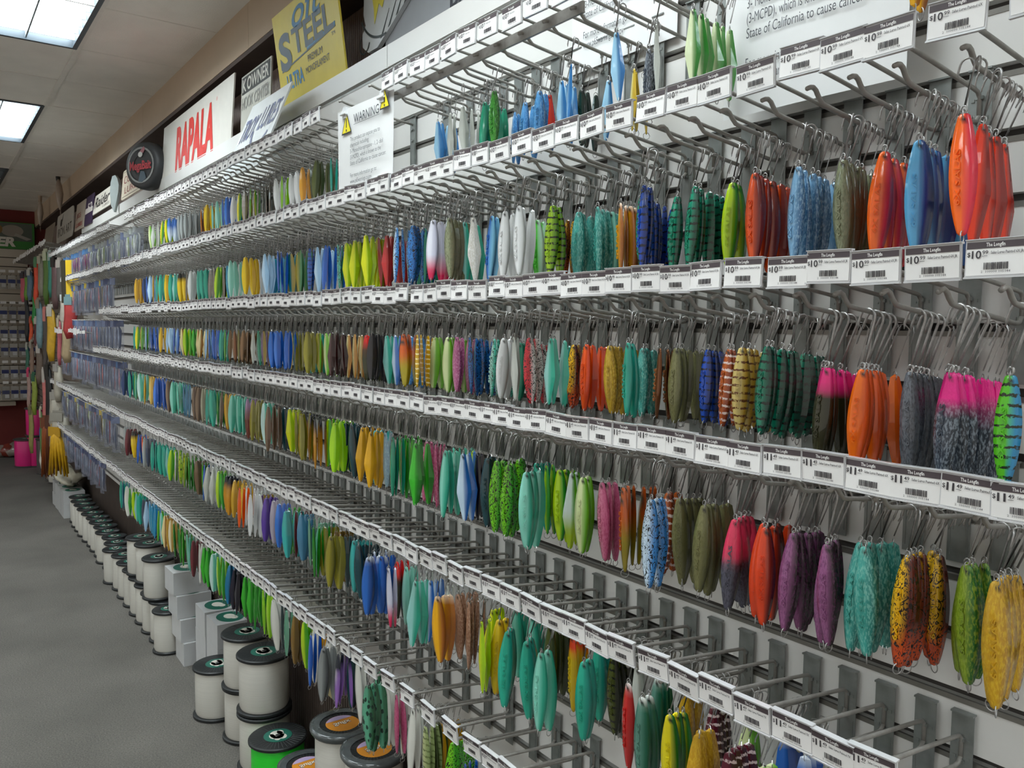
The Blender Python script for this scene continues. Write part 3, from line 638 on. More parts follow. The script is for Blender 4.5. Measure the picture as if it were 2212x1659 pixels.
# which lure hangs where
lures = []
byrow = {ri: [h for h in hooks if h['r'] == ri] for ri in range(6)}
for ri, s_ in DATA.items():
    row = ROWS[ri]; taken = {}
    for item in s_.split():
        px, k, n = item.split(':'); px = float(px); n = int(n)
        zmid = row[1] - .06 - .08 - row[7] / S / 2
        rt = xat(px, zmid)
        best = None
        for h in byrow[ri]:
            y = h['x'] / rt
            if y < 1.03 or y > (1.20 if px > 1100 else 1.12): continue
            c = abs(y - 1.05) + (.25 if px > 1100 else .055) * taken.get(h['x'], 0)
            if best is None or c < best[0]: best = (c, h, y)
        if best is None:
            hh = dict(x=rt * 1.05, r=ri, n=0); y = 1.05
        else: hh, y = best[1], best[2]; taken[hh['x']] = taken.get(hh['x'], 0) + 1
        n = min(n + (1 if px < 1000 else 0), int((1.235 - y) / .0185) + 1)
        yaw = RU(.0, .85) if px > 1500 else RU(-.3, 1.1)
        single = (ri == 2 and px > 1700) or (ri == 3 and 1560 < px < 1830)
        for j in range(n):
            yj = y + j * .0195 + RU(-.003, .003)
            lures.append(dict(x=hh['x'], y=yj, r=ri, k=k, j=j, n=n, px=px, hook=hh, single=single and j < 9,
                              L=row[7] * LEN.get(k, 1) * RU(.97, 1.03), yaw=yaw + RU(-.3, .3) * (1 if j else .3), ry=RU(-.06, .06), rx=RU(-.04, .04), lean=RU(.0, .30)))
for l in lures:
    row = ROWS[l['r']]; d = depth(l['x'], l['y'], row[1])
    l['score'] = l['L'] / d * (1.0 if l['j'] == 0 else (.75 if l['j'] == 1 else .6 if l['j'] < 4 else .45))
    if not inview(l['x'], l['y'], row[1] - .2, 20): l['score'] = 0
cand = sorted(lures, key=lambda l: -l['score'])
for l in cand[:296]: l['solo'] = True
# order along each row, for the labels
seen_hooks = {}
for ri in range(6):
    xs_h = sorted({l['px'] for l in lures if l['r'] == ri}, reverse=True)
    for i, x_ in enumerate(xs_h): seen_hooks[ri, x_] = i + 1
SALAS = {}
def embossed(L):
    m = MB(); put_text(m, '6X SALAS', 0, 0, .0075, w=L * .46, y=0, mi=0, bold=.01, res=2, depth=.10)
    v = np.concatenate(m.v); v = np.stack([-v[:, 2] + .0, v[:, 1], v[:, 0]], 1)   # run upwards
    m.v = [v]; return m
farl = MB(); farh = MB()
for l in lures:
    row = ROWS[l['r']]; H = min(HM, key=lambda q: abs(q[0] - row[6]) + (q[1] != 3))[0]; H = .058 if l['single'] else row[6]
    yl = (l['y'] - 1.0) * S; x0, y0, z0 = P(l['x'], l['y'], row[1])
    z0 += low_z(yl) + .0008                         # contact on the top of the wire
    Hs = H * 1.12 if l['single'] else H
    gap = Hs * .30 / 2
    # the bend rests on the wire; the shank leans so that the eye is under the wire
    tilt = math.atan2(gap, Hs) + l['lean'] * .5 + (.12 if l['j'] else 0)
    R = np.array(Matrix.Rotation(tilt, 3, 'Y') @ Matrix.Rotation(math.pi + RU(-.3, .3), 3, 'Z'))
    top = R @ np.array([gap, 0, Hs]); E = np.array([x0, y0, z0]) - top            # eye position
    drop = E[2] - .0095
    Rb = euler(l['rx'], l['ry'], l['yaw'])
    bx = np.array([E[0], E[1], drop])
    LR = .0052
    if l.get('solo'):
        t = ob('fishing_jig', None, loc=bx.tolist(), rot=tuple(Matrix(Rb.tolist()).to_euler()))
        v, f, a = lure_body(l['k'], l['L'], int(l['px']) * 7 + l['j'])
        m = MB(); m.add(v, f, 0, a)
        ob('body', m.mesh('jig_body', [PAINT], ST[l['k']][9] == 'o'), t)
        hk = ob('hook', HM[H, 1 if l['single'] else 3], t)
        Mi = t.matrix_basis.copy(); 
        Mi = Matrix.Translation(t.location) @ t.rotation_euler.to_matrix().to_4x4()
        hk.matrix_basis = Mi.inverted() @ (Matrix.Translation(E.tolist()) @ Matrix(R.tolist()).to_4x4())
        ob('split_ring', RING, t, (0, 0, .0022), (0, 0, RU(-.4, .4)))
        ob('split_ring', RINGB, t, (0, 0, -l['L'] + .0025), (0, 0, RU(-.5, .5)))
        if l['j'] < 2 and l['L'] / depth(l['x'], l['y'], row[1]) > .05 and l['px'] > 1050 and ST[l['k']][9] == 'o':
            e = embossed(l['L']); o = ob('embossed_lettering', e.mesh('embossed_lettering', [mat('paint_' + l['k'], tuple(.92 * c for c in ST[l['k']][1]), .3, coat=.4, noise=.03)]), t,
                                         (-.002, -.040 * l['L'] + .0003, -l['L'] * .72))
        words = ST[l['k']][0]
        pos = 'front' if l['j'] == 0 else '%s back' % nth(l['j'] + 1)
        tag(t, '%s jig, %s, bunch %d from right, %s row' % (words, pos, seen_hooks[l['r'], l['px']], row[8]), 'fishing lure', 'metal jigs hanging on the %s row' % row[8])
    else:
        v, f, a = lure_body(l['k'], l['L'], int(l['px']) * 7 + l['j'], False)
        farl.add(v @ Rb.T + bx, f, 0, a)
        hv, hf = far_hook(H); farh.add(hv @ R.T + E, hf)
        farh.add(frg[0] @ Rb.T + bx + np.array([0, 0, .002]), frg[1]); farh.add(frg[0] @ Rb.T + bx + Rb @ np.array([0, 0, -l['L'] + .002]), frg[1])
t = ob('fishing_jigs', farl.mesh('fishing_jigs', [PAINT], False)); t['kind'] = 'stuff'
tag(t, 'mass of small painted metal jigs in many colours hanging down the wall', 'fishing lures')
hh = ob('hooks_and_rings', farh.mesh('hooks_and_rings', [STEEL], False), t); hh['kind'] = 'stuff'
print('LURES', len(lures), 'hooks', len(hooks), 'far verts', farl.n, farh.n)
# ------------------------------------------------------------------ everything else
# ------------------------------------------------------------------ loose hooks with no tags, warning sheets
ME_BARE = (lambda m: m.mesh('wire', [WIRE], True))(MB().tube([(0, .005, .008), (0, .012, .011), (0, .03, .006)] + [(0, y, .006 - .12 * (y - .03)) for y in (.08, .16, .2065)], .0028, 8))
prv = None
for i, (px, w) in enumerate(((792, 'the one nearest the seam by the clipped sheet'), (728, 'the left one of two by the clipped sheet'))):
    x = xat(px, .66)
    if prv is None:
        prv = t = ob('bare_peg', None); ob('wire', ME_BARE, t); ob('back_plate', ME_PL, t)
    else:
        t = prv.copy(); COL.objects.link(t)
        for c in prv.children: d = c.copy(); COL.objects.link(d); d.parent = t
    t.location = P(x, 1.0, .645)
    tag(t, 'bare wire peg without a tag, ' + w, 'hook', 'bare pegs')
# cross bars behind the top rows
for x0, x1, z, nm in ((-2.03, -1.205, .61, 'flat steel bar laid along the peg tips of the top row'),):
    m = MB(); q0, q1 = P(x0, 1.028, z - .012), P(x1, 1.034, z + .010); m.box(q0[0], q1[0], q0[1], q1[1], q0[2], q1[2])
    tag(ob('cross_bar', m.mesh('cross_bar', [WIRE])), nm, 'bar')

YELW = mat('warning_yellow', 'e8d820', .5, noise=.02); BLK = mat('black_print', (.02, .02, .02), .5, noise=.05)
CLIP = mat('clear_clip', (.75, .77, .78), .15, coat=.5, noise=.03)
def curled(w, h, curl=.01, nx=14, nz=16, amp=.006):
    V, F = [], []
    for j in range(nz + 1):
        for i in range(nx + 1):
            u, v = i / nx, j / nz
            V.append((u * w, -amp * math.sin(u * 3.1 + v) - curl * (1 - v) ** 2 * u, -v * 0 + v * h))
    for j in range(nz):
        for i in range(nx): a = j * (nx + 1) + i; F.append((a, a + 1, a + nx + 2, a + nx + 1))
    n = len(V); V2 = [(x, y + .0004, z) for x, y, z in V]
    F2 = [tuple(q + n for q in f)[::-1] for f in F]
    return np.array(V + V2), F + F2
LINES = ['This product can expose you to', 'chemicals including', '3- Monochloropropane - 1, 2- diol', '(3-MCPD), which is known to the', 'State of California to cause cancer.', '', 'For more information go to:', 'www.p65warnings.ca.gov']
def sheet(loc, w, h, label, rot=0.0, tri=1, head=True, clips=True, top_frac=.93, amp=.002, fs=.058, left=.27, rx=0.0):
    t = ob('warning_sheet', None, loc=loc, rot=(rx, 0, rot)); tag(t, label, 'paper sign', 'printed warning sheets')
    v, f = curled(w, h, 0.0, amp=amp); m = MB(); m.add(v, f); ob('paper', m.mesh('paper', [SHEET], True), t)
    m = MB(); y = -.0028 - amp
    if head:
        put_text(m, 'WARNING', w * .34, h * .80, .040 * h / .28, w=w * .46, y=y, bold=.004); m.box(w * .34, w * .81, y - .0001, y, h * .785, h * .789)
    for i, s_ in enumerate(LINES):
        if s_: put_text(m, s_, w * left, h * (.614 - i * .0675), .066 * h, w=w * .0182 * len(s_), y=y, bold=0.0, res=3)
    ob('printed_text', m.mesh('printed_text', [PRINT]), t)
    for k, cx in enumerate([.20, .92][:tri]):
        m = MB(); b = .085 * w * (1.6 if k == 0 else 1.4); zz = h * (.84 if head else .9); X = w * cx
        if k == 1: zz = h * .93; X = w * .90
        b *= .72; V = np.array([(X - b, y, zz - b * 1.0), (X + b, y, zz - b), (X, y, zz + b)])
        for s2, mi, dy in ((1.0, 1, 0), (.82, 0, -.0002)):
            c = V.mean(0); m.add((V - c) * s2 + c + np.array([0, dy, 0]), [(0, 1, 2)], mi)
        m.box(X - b * .07, X + b * .07, y - .0006, y - .0004, zz - b * .45, zz + b * .35, 1); m.box(X - b * .09, X + b * .09, y - .0006, y - .0004, zz - b * .8, zz - b * .6, 1)
        ob('warning_triangle', m.mesh('warning_triangle', [YELW, BLK]), t)
    if clips:
        for cx in (.17, .86):
            m = MB(); m.box(w * cx - .009, w * cx + .009, -.008, .006, h - .022, h + .004); m.tube([(w * cx - .014, -.010, h - .012), (w * cx + .014, -.010, h - .012)], .003, 8)
            ob('clip', m.mesh('clip', [CLIP]), t)
    return t
q = P(-2.256, 1.0, .368); sheet(q, .262, .205, 'white warning sheet clipped to bare pegs, beside the green and teal jigs', tri=2, rot=.03, amp=.003)
w = (-.545 + .93) * S; sheet(P(-1.0, 1.195, .382), .277, .312, 'large white warning sheet hanging behind the second row at upper right', head=False, tri=0, clips=False, left=.15, rot=.02, amp=.003)
sheet(P(-1.50, YW - .012, .592), .27, .275, 'white warning sheet flat on the slatwall behind the blue and lime jigs', head=False, tri=0, clips=False, left=.14)

# ------------------------------------------------------------------ signs along the top
def board(name, x0, x1, z0, z1, yb, yt, colr, th=.006, rough=.45, rz=0.0, radius=0.0):
    """a board standing on its lower edge; returns the empty, width and height in metres"""
    p0 = P(x0, yb, z0); w = (x1 - x0) * S; h = math.hypot((z1 - z0) * S, (yt - yb) * S); rx = -math.atan2((yt - yb), (z1 - z0))
    t = ob(name, None, loc=p0, rot=(rx, 0, rz))
    m = MB()
    if radius:
        pr = []
        for cx, cz, a0 in ((w - radius, radius, -90), (w - radius, h - radius, 0), (radius, h - radius, 90), (radius, radius, 180)):
            for k in range(7): a = math.radians(a0 + 15 * k); pr.append((cx + radius * math.cos(a), cz + radius * math.sin(a)))
        n = len(pr); V = [(x, 0, z) for x, z in pr] + [(x, th, z) for x, z in pr]
        m.add(V, [tuple(range(n))[::-1], tuple(range(n, 2 * n))] + [(i, (i + 1) % n, (i + 1) % n + n, i + n) for i in range(n)])
    else: m.box(0, w, 0, th, 0, h)
    ob('board', m.mesh('board', [colr if not isinstance(colr, str) else mat('board_' + colr, colr, rough, noise=.03)]), t)
    return t, w, h
def letter(t, s, x, z, h, w, colr, bold=.02, shear=0.0, name='lettering', rot=0.0, y=-.0012, depth=.0):
    m = MB(); put_text(m, s, x, z, h, w=w, y=y, bold=bold, res=4, shear=shear, rot=rot, depth=depth)
    return ob(name, m.mesh(name, [mat('ink_' + colr, colr, .45, noise=.03)]), t)
def poly(t, pts, colr, name='mark', y=-.0010, th=.0008):
    n = len(pts); V = [(x, y, z) for x, z in pts] + [(x, y + th, z) for x, z in pts]; m = MB()
    m.add(V, [tuple(range(n))[::-1], tuple(range(n, 2 * n))] + [(i, (i + 1) % n, (i + 1) % n + n, i + n) for i in range(n)])
    return ob(name, m.mesh(name, [mat('ink_' + colr, colr, .45, noise=.03)]), t)
def ell(cx, cz, rx, rz, n=28, a0=0, a1=360): return [(cx + rx * math.cos(math.radians(a0 + (a1 - a0) * i / n)), cz + rz * math.sin(math.radians(a0 + (a1 - a0) * i / n))) for i in range(n)]
def arc(t, cx, cz, r0, r1, a0, a1, colr, name='mark', y=-.0012, ax=1.0):
    o = [(cx + ax * r1 * math.cos(math.radians(a)), cz + r1 * math.sin(math.radians(a))) for a in np.linspace(a0, a1, 26)]
    i = [(cx + ax * r0 * math.cos(math.radians(a)), cz + r0 * math.sin(math.radians(a))) for a in np.linspace(a1, a0, 26)]
    n = len(o); m = MB(); V = [(x, y, z) for x, z in o] + [(x, y, z) for x, z in i[::-1]]
    m.add(V, [(k, k + 1, n + k + 1, n + k) for k in range(n - 1)])
    return ob(name, m.mesh(name, [mat('ink_' + colr, colr, .45, noise=.03)]), t)

# yellow line sign
t, w, h = board('yellow_sign', -3.50, -2.85, .925, 1.305, 1.295, 1.245, 'e2cf52', rough=.4)
tag(t, 'tall yellow sign reading Soft Steel Ultra leaning above the slatwall', 'sign')
letter(t, 'S', w * .06, h * .40, h * .50, w * .20, '67727c', .04, name='big_letter'); letter(t, 'TEEL', w * .29, h * .49, h * .36, w * .62, '67727c', .03)
letter(t, 'oft', w * .32, h * .74, h * .40, w * .48, '4f86ae', .01, shear=.35); arc(t, w * .2, h * .45, 0, .001, 0, 10, '67727c')
poly(t, [(w * .07, h * .385), (w * .93, h * .485), (w * .93, h * .50), (w * .07, h * .40)], '67727c', 'underline'); poly(t, [(w * .50, h * .452), (w * .93, h * .50), (w * .93, h * .535), (w * .50, h * .475)], '5c90b8', 'underline')
letter(t, 'ULTRA', w * .13, h * .18, h * .21, w * .28, '4f8fc0', .03); letter(t, 'PREMIUM', w * .50, h * .33, h * .095, w * .22, '4c5058', .0); letter(t, 'MONOFILAMENT', w * .45, h * .225, h * .095, w * .36, '4c5058', .0)
letter(t, 'TM', w * .87, h * .42, h * .05, w * .05, '67727c', 0)
# black post between the signs
m = MB(); q0, q1 = P(-2.875, 1.42, .90), P(-2.80, 1.44, 1.32); m.box(q0[0], q1[0], q0[1], q1[1], q0[2], q1[2]); o = ob('trim_4', m.mesh('post', [BLK])); o['kind'] = 'structure'
# fish pro shop sign
t, w, h = board('fish_sign', -2.68, -1.62, .90, 1.34, 1.36, 1.39, '989b9f', th=.012)
tag(t, 'grey Pro Shop sign with a yellow and silver leaping fish relief', 'sign')
FG = mat('relief_silver', 'c4c8ca', .35, noise=.05)
fish = [(-.13, .20), (-.155, .145), (-.15, .09), (-.13, .055), (-.15, .03), (-.14, -.01), (-.10, -.035), (-.04, -.035), (.03, -.0), (.12, .05), (.22, .10), (.36, .15), (.50, .19), (.50, .36), (.2, .40), (-.05, .33)]
fp = [((x + .10) * 1.0 - .085, z + .115) for x, z in fish]
n = len(fp); m = MB(); m.add([(x, -.014, z) for x, z in fp] + [(x, -.001, z) for x, z in fp], [tuple(range(n))[::-1]] + [(i, (i + 1) % n, (i + 1) % n + n, i + n) for i in range(n)]); ob('fish_relief', m.mesh('fish_relief', [FG]), t)
poly(t, [(x - .105, z) for x, z in [(.02, .26), (.045, .20), (.055, .155), (.075, .21), (.10, .19), (.12, .24), (.15, .215), (.17, .26), (.21, .24), (.26, .30), (.34, .32), (.34, .36), (.05, .36)]], 'd8cc50', 'yellow_flank', -.016)
poly(t, [(x - .105, z) for x, z in [(-.02, .30), (.02, .27), (.05, .31), (.04, .36), (-.01, .36)]], '7080c0', 'blue_brow', -.017)
poly(t, ell(-.08, .265, .012, .020), 'c8c080', 'eye', -.0185); poly(t, ell(-.08, .265, .006, .010), '303030', 'pupil', -.0195)
for i in range(9):
    x = -.005 + i * .045; z = .10 + i * .020; poly(t, [(x, z), (x + .012, z + .005), (x + .045, z + .075)], '3c4446', 'fin_stroke', -.0155)
arc(t, -.110, .115, .030, .035, 130, 350, '3c4446', 'jaw_line', -.016); arc(t, .015, .30, .19, .197, 215, 275, '3c4446', 'jaw_line', -.0155)
letter(t, 'Pro Shop', w * .42, h * .14, .085, .30, '3c3f48', .03, rot=.10, name='lettering'); letter(t, 'BRAID', w * .14, h * .02, .075, .23, '2c4890', .04, shear=.2, rot=.08)
# owner sign
t, w, h = board('owner_sign', -4.08, -3.66, .925, 1.205, 1.29, 1.30, 'b9b8ae')
tag(t, 'small grey Owner Hook Center sign tucked behind the slanted white sign', 'sign'); poly(t, [(w * .03, h * .68), (w * .97, h * .68), (w * .97, h * .97), (w * .03, h * .97)], '22221f', 'black_panel')
letter(t, 'OWNER', w * .22, h * .72, h * .30, w * .72, 'c9c8be', .02, y=-.002); letter(t, 'K', w * .06, h * .72, h * .30, w * .13, 'c9c8be', .02, y=-.002); letter(t, 'HOOK CENTER', w * .04, h * .42, h * .28, w * .92, '8d8c86', .02)
# troy lures
t, w, h = board('script_sign', -3.62, -3.15, .615, .955, 1.06, 1.20, 'dfe3e4', rz=.0)
tag(t, 'white Troy Lures sign with blue script leaning over the top tags', 'sign')
letter(t, 'TROY', w * .06, h * .48, h * .42, w * .40, '2c3a7c', .02, shear=.25); letter(t, 'LURES', w * .50, h * .54, h * .42, w * .46, '2c3a7c', .01, shear=.25)
arc(t, w * .30, h * .46, .070, .084, 200, 320, '2c3a7c', 'swoosh'); arc(t, w * .66, h * .60, .085, .100, 190, 330, '2c3a7c', 'swoosh')
# rapala
t, w, h = board('red_letter_sign', -5.60, -4.145, .895, 1.245, 1.262, 1.285, 'd6d3cb')
tag(t, 'wide white sign with tall red letters reading Rapala', 'sign'); letter(t, 'RAPALA', w * .24, h * .10, h * .98, w * .55, 'd23228', .05)
letter(t, '®', w * .80, h * .78, h * .08, w * .015, 'd23228', 0)
# round black sign
q = P(-5.72, 1.20, 1.015); t = ob('round_sign', None, loc=q, rot=(0, 0, .42)); tag(t, 'thick round black sign shaped like a tyre with MegaBait lettering', 'sign')
v, f = lathe([(.055, -.03), (.105, -.032), (.12, -.022), (.125, .0), (.125, .03), (.115, .042), (.0, .042)], 40, False); m = MB(); m.add(np.stack([v[:, 0] * 1.15, v[:, 2], v[:, 1] * 1.0], 1), f); m.add(np.stack([lathe([(.0, -.03), (.056, -.03)], 40, False)[0][:, 0] * 1.15, np.full(80, -.028), lathe([(.0, -.03), (.056, -.03)], 40, False)[0][:, 1]], 1), lathe([(.0, 0), (.056, 0)], 40, False)[1])
ob('tyre', m.mesh('tyre', [mat('black_rubber', (.035, .037, .04), .5, noise=.1)], True), t)
arc(t, 0, 0, .084, .094, 0, 360, '8c8e8c', 'silver_ring', -.0345, 1.15); letter(t, 'MegaBait', -.088, -.022, .062, .176, 'b04048', .03, y=-.037, name='lettering')
poly(t, ell(.0, .055, .018, .014), 'c8c8c4', 'white_ball', -.036); poly(t, [(-.02, -.085), (.0, -.03), (.03, -.035), (.045, -.07), (.01, -.09)], '4c5a64', 'fish_mark', -.036); poly(t, [(-.005, .07), (.03, .095), (.04, .08), (.025, .06)], 'a06870', 'pink_mark', -.036)
# copycat
t, w, h = board('cream_sign', -6.84, -6.02, .93, 1.15, 1.25, 1.27, 'd8cbb4', radius=.02)
tag(t, 'cream sign with red capitals reading Copycat Lures', 'sign'); letter(t, 'COPYCAT', w * .08, h * .52, h * .36, w * .90, '963c30', 0); letter(t, 'LURES', w * .14, h * .17, h * .32, w * .62, '963c30', 0)
for zz in (.07, .93): poly(t, [(w * .04, h * zz), (w * .97, h * zz), (w * .97, h * (zz + .012)), (w * .04, h * (zz + .012))], '6c5c50', 'border_line')
# long white lure on the sign row
t = ob('white_display_lure', None, loc=P(-7.0, 1.235, .86), rot=(0, 0, .75)); t.scale = (.65, 1, .66); tag(t, 'big pale display lure standing between the cream sign and the Raider sign', 'display')
pts = [(0, 0), (.03, .10), (.055, .20), (.06, .26), (.045, .32), (.02, .35), (-.01, .34), (-.03, .28), (-.04, .18), (-.03, .06)]
n = len(pts); m = MB(); m.add([(x, -.012, z) for x, z in pts] + [(x, .012, z) for x, z in pts], [tuple(range(n))[::-1], tuple(range(n, 2 * n))] + [(i, (i + 1) % n, (i + 1) % n + n, i + n) for i in range(n)])
ob('body', m.mesh('body', [mat('pale_blue_plastic', 'b9c4c4', .3, noise=.04)]), t); m = MB(); m.tube([(.03, .0, .3), (.05, -.01, .2), (.07, 0, .17), (.075, 0, .22)], .003, 6); ob('hook', m.mesh('hook', [STEEL]), t)
# raider, purple, iron, ...
t, w, h = board('raider_sign', -8.14, -7.29, .955, 1.125, 1.25, 1.28, 'd6d0c4'); tag(t, 'cream sign with black slanted lettering reading Raider', 'sign'); letter(t, 'Raider', w * .06, h * .30, h * .75, w * .84, '2c2a28', .02, shear=.2); letter(t, 'LURES', w * .58, h * .10, h * .18, w * .36, '6c6860', 0)
t, w, h = board('purple_sign', -8.62, -8.2, .90, 1.17, 1.25, 1.28, '3a2a48'); tag(t, 'dark purple sign with a white middle band left of the Raider sign', 'sign'); poly(t, [(0, h * .40), (w, h * .40), (w, h * .55), (0, h * .60)], 'dcd6d0', 'white_band'); letter(t, '52', w * .3, h * .45, h * .4, w * .6, 'dcd6d0', .02)
t, w, h = board('red_print_sign', -9.22, -8.68, .90, 1.17, 1.25, 1.28, 'b4a798'); tag(t, 'tan sign with faded red print beside the purple sign', 'sign'); letter(t, 'JIGS', w * .12, h * .45, h * .25, w * .5, '8c4038', .02); letter(t, 'LURES', w * .12, h * .12, h * .2, w * .75, '9c3028', .02)
t, w, h = board('hooked_fish_sign', -10.6, -9.35, .88, 1.19, 1.25, 1.27, 'c3bfb6', radius=.06); tag(t, 'rounded grey-white sign with a dark fish and slanted letters', 'sign'); poly(t, ell(w * .28, h * .68, w * .06, h * .13), '4c4844', 'fish_mark'); poly(t, [(w * .3, h * .75), (w * .42, h * .95), (w * .36, h * .7)], '4c4844', 'fish_tail')
letter(t, 'IRON ART', w * .08, h * .2, h * .45, w * .84, '5c5852', .0, shear=-.15)
t, w, h = board('blank_board', -11.6, -10.75, .86, 1.15, 1.22, 1.26, '94887a'); tag(t, 'plain grey-brown board at the far end of the sign row', 'sign')
# mounted fish on the fascia
def mounted(x, z, sc, c1, c2, label, rot):
    t = ob('mounted_fish', None, loc=P(x, 1.20, z), rot=(0, rot, 0)); tag(t, label, 'display', 'fish models on the fascia')
    m = MB(); v, f = tube([(0, 0, .0), (.0, 0, .06), (.01, 0, .14), (.01, 0, .22), (0, 0, .28)], [.006, .02, .032, .024, .01], 10); m.add(v * sc, f); ob('body', m.mesh('body', [mat('fish_' + c1, c1, .4, noise=.1)], True), t)
    m = MB(); m.add(np.array([(-.03, 0, -.06), (.0, .0, .01), (.035, 0, -.07), (0, 0, -.03), (-.03, .004, -.06), (.0, .004, .01), (.035, .004, -.07), (0, .004, -.03)]) * sc, [(0, 1, 3), (1, 2, 3), (4, 7, 5), (5, 7, 6)]); ob('tail', m.mesh('tail', [mat('fish_' + c1, c1)]), t)
    m = MB(); v, f = tube([(0, 0, .24), (-.01, 0, .32), (-.02, 0, .40)], [.016, .02, .012], 8); m.add(v * sc, f); ob('head', m.mesh('head', [mat('fish_' + c2, c2, .4, noise=.1)], True), t)
mounted(-9.8, 1.18, 1.0, 'a8988a', '1c1a18', 'pale fish model with a black head fixed to the fascia', -.25); mounted(-11.6, 1.18, .9, 'b0a294', 'a08c78', 'pale brown fish model at the far end of the fascia', .2)

# ------------------------------------------------------------------ line spools and cartons on the floor
FLG = mat('black_spool_plastic', (.012, .014, .015), .42, noise=.1); LINE = mat('clear_monofilament', (.60, .585, .53), .28, noise=.05, nscale=3, stretch=(1, 1, 120), coat=.25)
LBG = mat('spool_label_green', '1f6656', .4, noise=.05); LBW = mat('spool_label_white', 'd2cfc4', .45, noise=.05)
spool_cache = {}
def spool(x, y, z, D, Hh, label, line=LINE, group='clear line spools on the floor', badge='bear', key='', fl=FLG):
    """x, y in units, z in metres above the floor"""
    k = (round(D, 3), round(Hh, 3), line.name, badge, fl.name)
    p = P(x, y, 0); loc = (p[0], p[1], z)
    if k in spool_cache:
        s0 = spool_cache[k]; t = s0.copy(); COL.objects.link(t)
        for c in s0.children:
            d = c.copy(); COL.objects.link(d); d.parent = t
            for g in c.children: e = g.copy(); COL.objects.link(e); e.parent = d
        t.location = loc; t.rotation_euler = (0, 0, RU(-.5, .5) if badge == 'bear' else 0); return tag(t, label, 'spool', group)
    t = ob('line_spool', None, loc=loc); r = D / 2; fh = .013
    for nm, z0 in (('bottom_flange', .0005), ('top_flange', Hh - fh)):
        v, f = lathe([(.012, z0), (r - .004, z0), (r, z0 + .003), (r, z0 + fh - .003), (r - .004, z0 + fh), (.012, z0 + fh)], 40, False)
        m = MB(); m.add(v, f); n = len(v) // 6
        m.add(v, [(i, (i + 1) % n, 5 * n + (i + 1) % n, 5 * n + i) for i in range(n)])
        fo = ob(nm, m.mesh(nm, [fl]), t)
        if nm == 'top_flange':
            m = MB()
            for i in range(40):
                a = i * math.pi / 20; c, s_ = math.cos(a), math.sin(a); pts = [(r * .50 * c, r * .50 * s_, Hh), (r * .93 * c, r * .93 * s_, Hh)]
                m.tube(pts, .0007, 3)
            ob('flange_ribs', m.mesh('flange_ribs', [mat('dark_grey_rib', (.06, .062, .065), .35)]), fo)
            m = MB(); ro = r * .48
            if badge == 'bear':
                v, f = lathe([(.013, Hh + .0008), (ro, Hh + .0008)], 32, False); m.add(v, f, 0)
                for cx, cy, a, b in ((-.10, -.02, .62, .50), (.30, .22, .40, .32), (-.36, .30, .30, .24), (.42, -.20, .30, .22), (0, -.4, .4, .22)):
                    e = [(ro * (cx + a * math.cos(q)), ro * (cy + b * math.sin(q)), Hh + .0013) for q in np.arange(16) * math.pi / 8]; m.add(e, [tuple(range(16))], 1)
                e = [(.008 * math.cos(q), .008 * math.sin(q), Hh + .0018) for q in np.arange(16) * math.pi / 8]; m.add(e, [tuple(range(16))], 2)
                ob('round_label', m.mesh('round_label', [LBG, LBW, BLK]), fo)
            else:
                v, f = lathe([(.0, Hh + .0008), (ro * 1.15, Hh + .0008)], 40, False); m.add(v, f, 0)
                hp = [(-ro * 1.12 * math.cos(q), ro * 1.12 * math.sin(q), Hh + .0012) for q in np.linspace(-1.05, 1.05, 16)]; m.add(hp, [tuple(range(16))[::-1]], 1)
                v, f = text_geo('Sufix', .02, 3); v = v.copy(); x0, x1 = v[:, 0].min(), v[:, 0].max(); kx = ro * 1.25 / (x1 - x0)
                tx = (v[:, 0] - (x0 + x1) / 2) * kx; ty = v[:, 1] * ro * .62
                for s2, mi, dz in ((1.04, 2, .0014), (.98, 3, .0018)):
                    m.add(np.stack([ty * s2 - ro * .2, -tx * s2 * -1, np.full(len(v), Hh + dz)], 1), f, mi)
                ob('round_label', m.mesh('round_label', [mat('orange_label', 'd48a28', .35, noise=.05), mat('lilac_label', 'b8a6cc', .3, noise=.1), mat('label_navy', '28306c', .4), mat('label_cream', 'e0dcd0', .4)]), fo)
    v, f = lathe([(r * .86, fh), (r * .90, fh + .01), (r * .905, Hh * .5), (r * .90, Hh - fh - .01), (r * .86, Hh - fh)], 40, False); m = MB(); m.add(v, f); ob('wound_line', m.mesh('wound_line', [line], True), t)
    spool_cache[k] = t
    return tag(t, label, 'spool', group)
B1, B2 = .188, .203
spool(-3.93, 1.105, 0, B1, B2, 'clear line spool standing alone on the carpet before the two-high spools')
spool(-3.64, 1.16, 0, B1, B2, 'lower clear spool under the left black-topped spool of the two-high pair'); spool(-3.62, 1.152, B2 + .001, B1, B2, 'upper clear spool of the left two-high stack, beside the white cartons')
spool(-3.345, 1.135, 0, B1, B2, 'lower clear spool of the right two-high stack, behind the green spool'); spool(-3.35, 1.137, B2 + .001, B1, B2, 'upper clear spool of the right two-high stack, under the lime jigs')
spool(-3.085, 1.10, 0, B1, B2, 'spool wound with bright fluorescent green line', mat('green_monofilament', (.02, .62, .03), .25, noise=.05, nscale=3, stretch=(1, 1, 120), coat=.3), 'coloured spools')
WRAP = mat('cling_film_wrap', (.07, .08, .082), .14, coat=.6, noise=.2, nscale=30, bump=.4, bscale=40)
spool(-2.573, 1.149, 0, .172, B2, 'bottom spool supporting the higher wrapped spool, behind the green one', LINE, 'film-wrapped spools', 'sufix'); spool(-2.355, 1.165, 0, .172, B2, 'bottom spool under the right wrapped spool, below the white blades', LINE, 'film-wrapped spools', 'sufix')
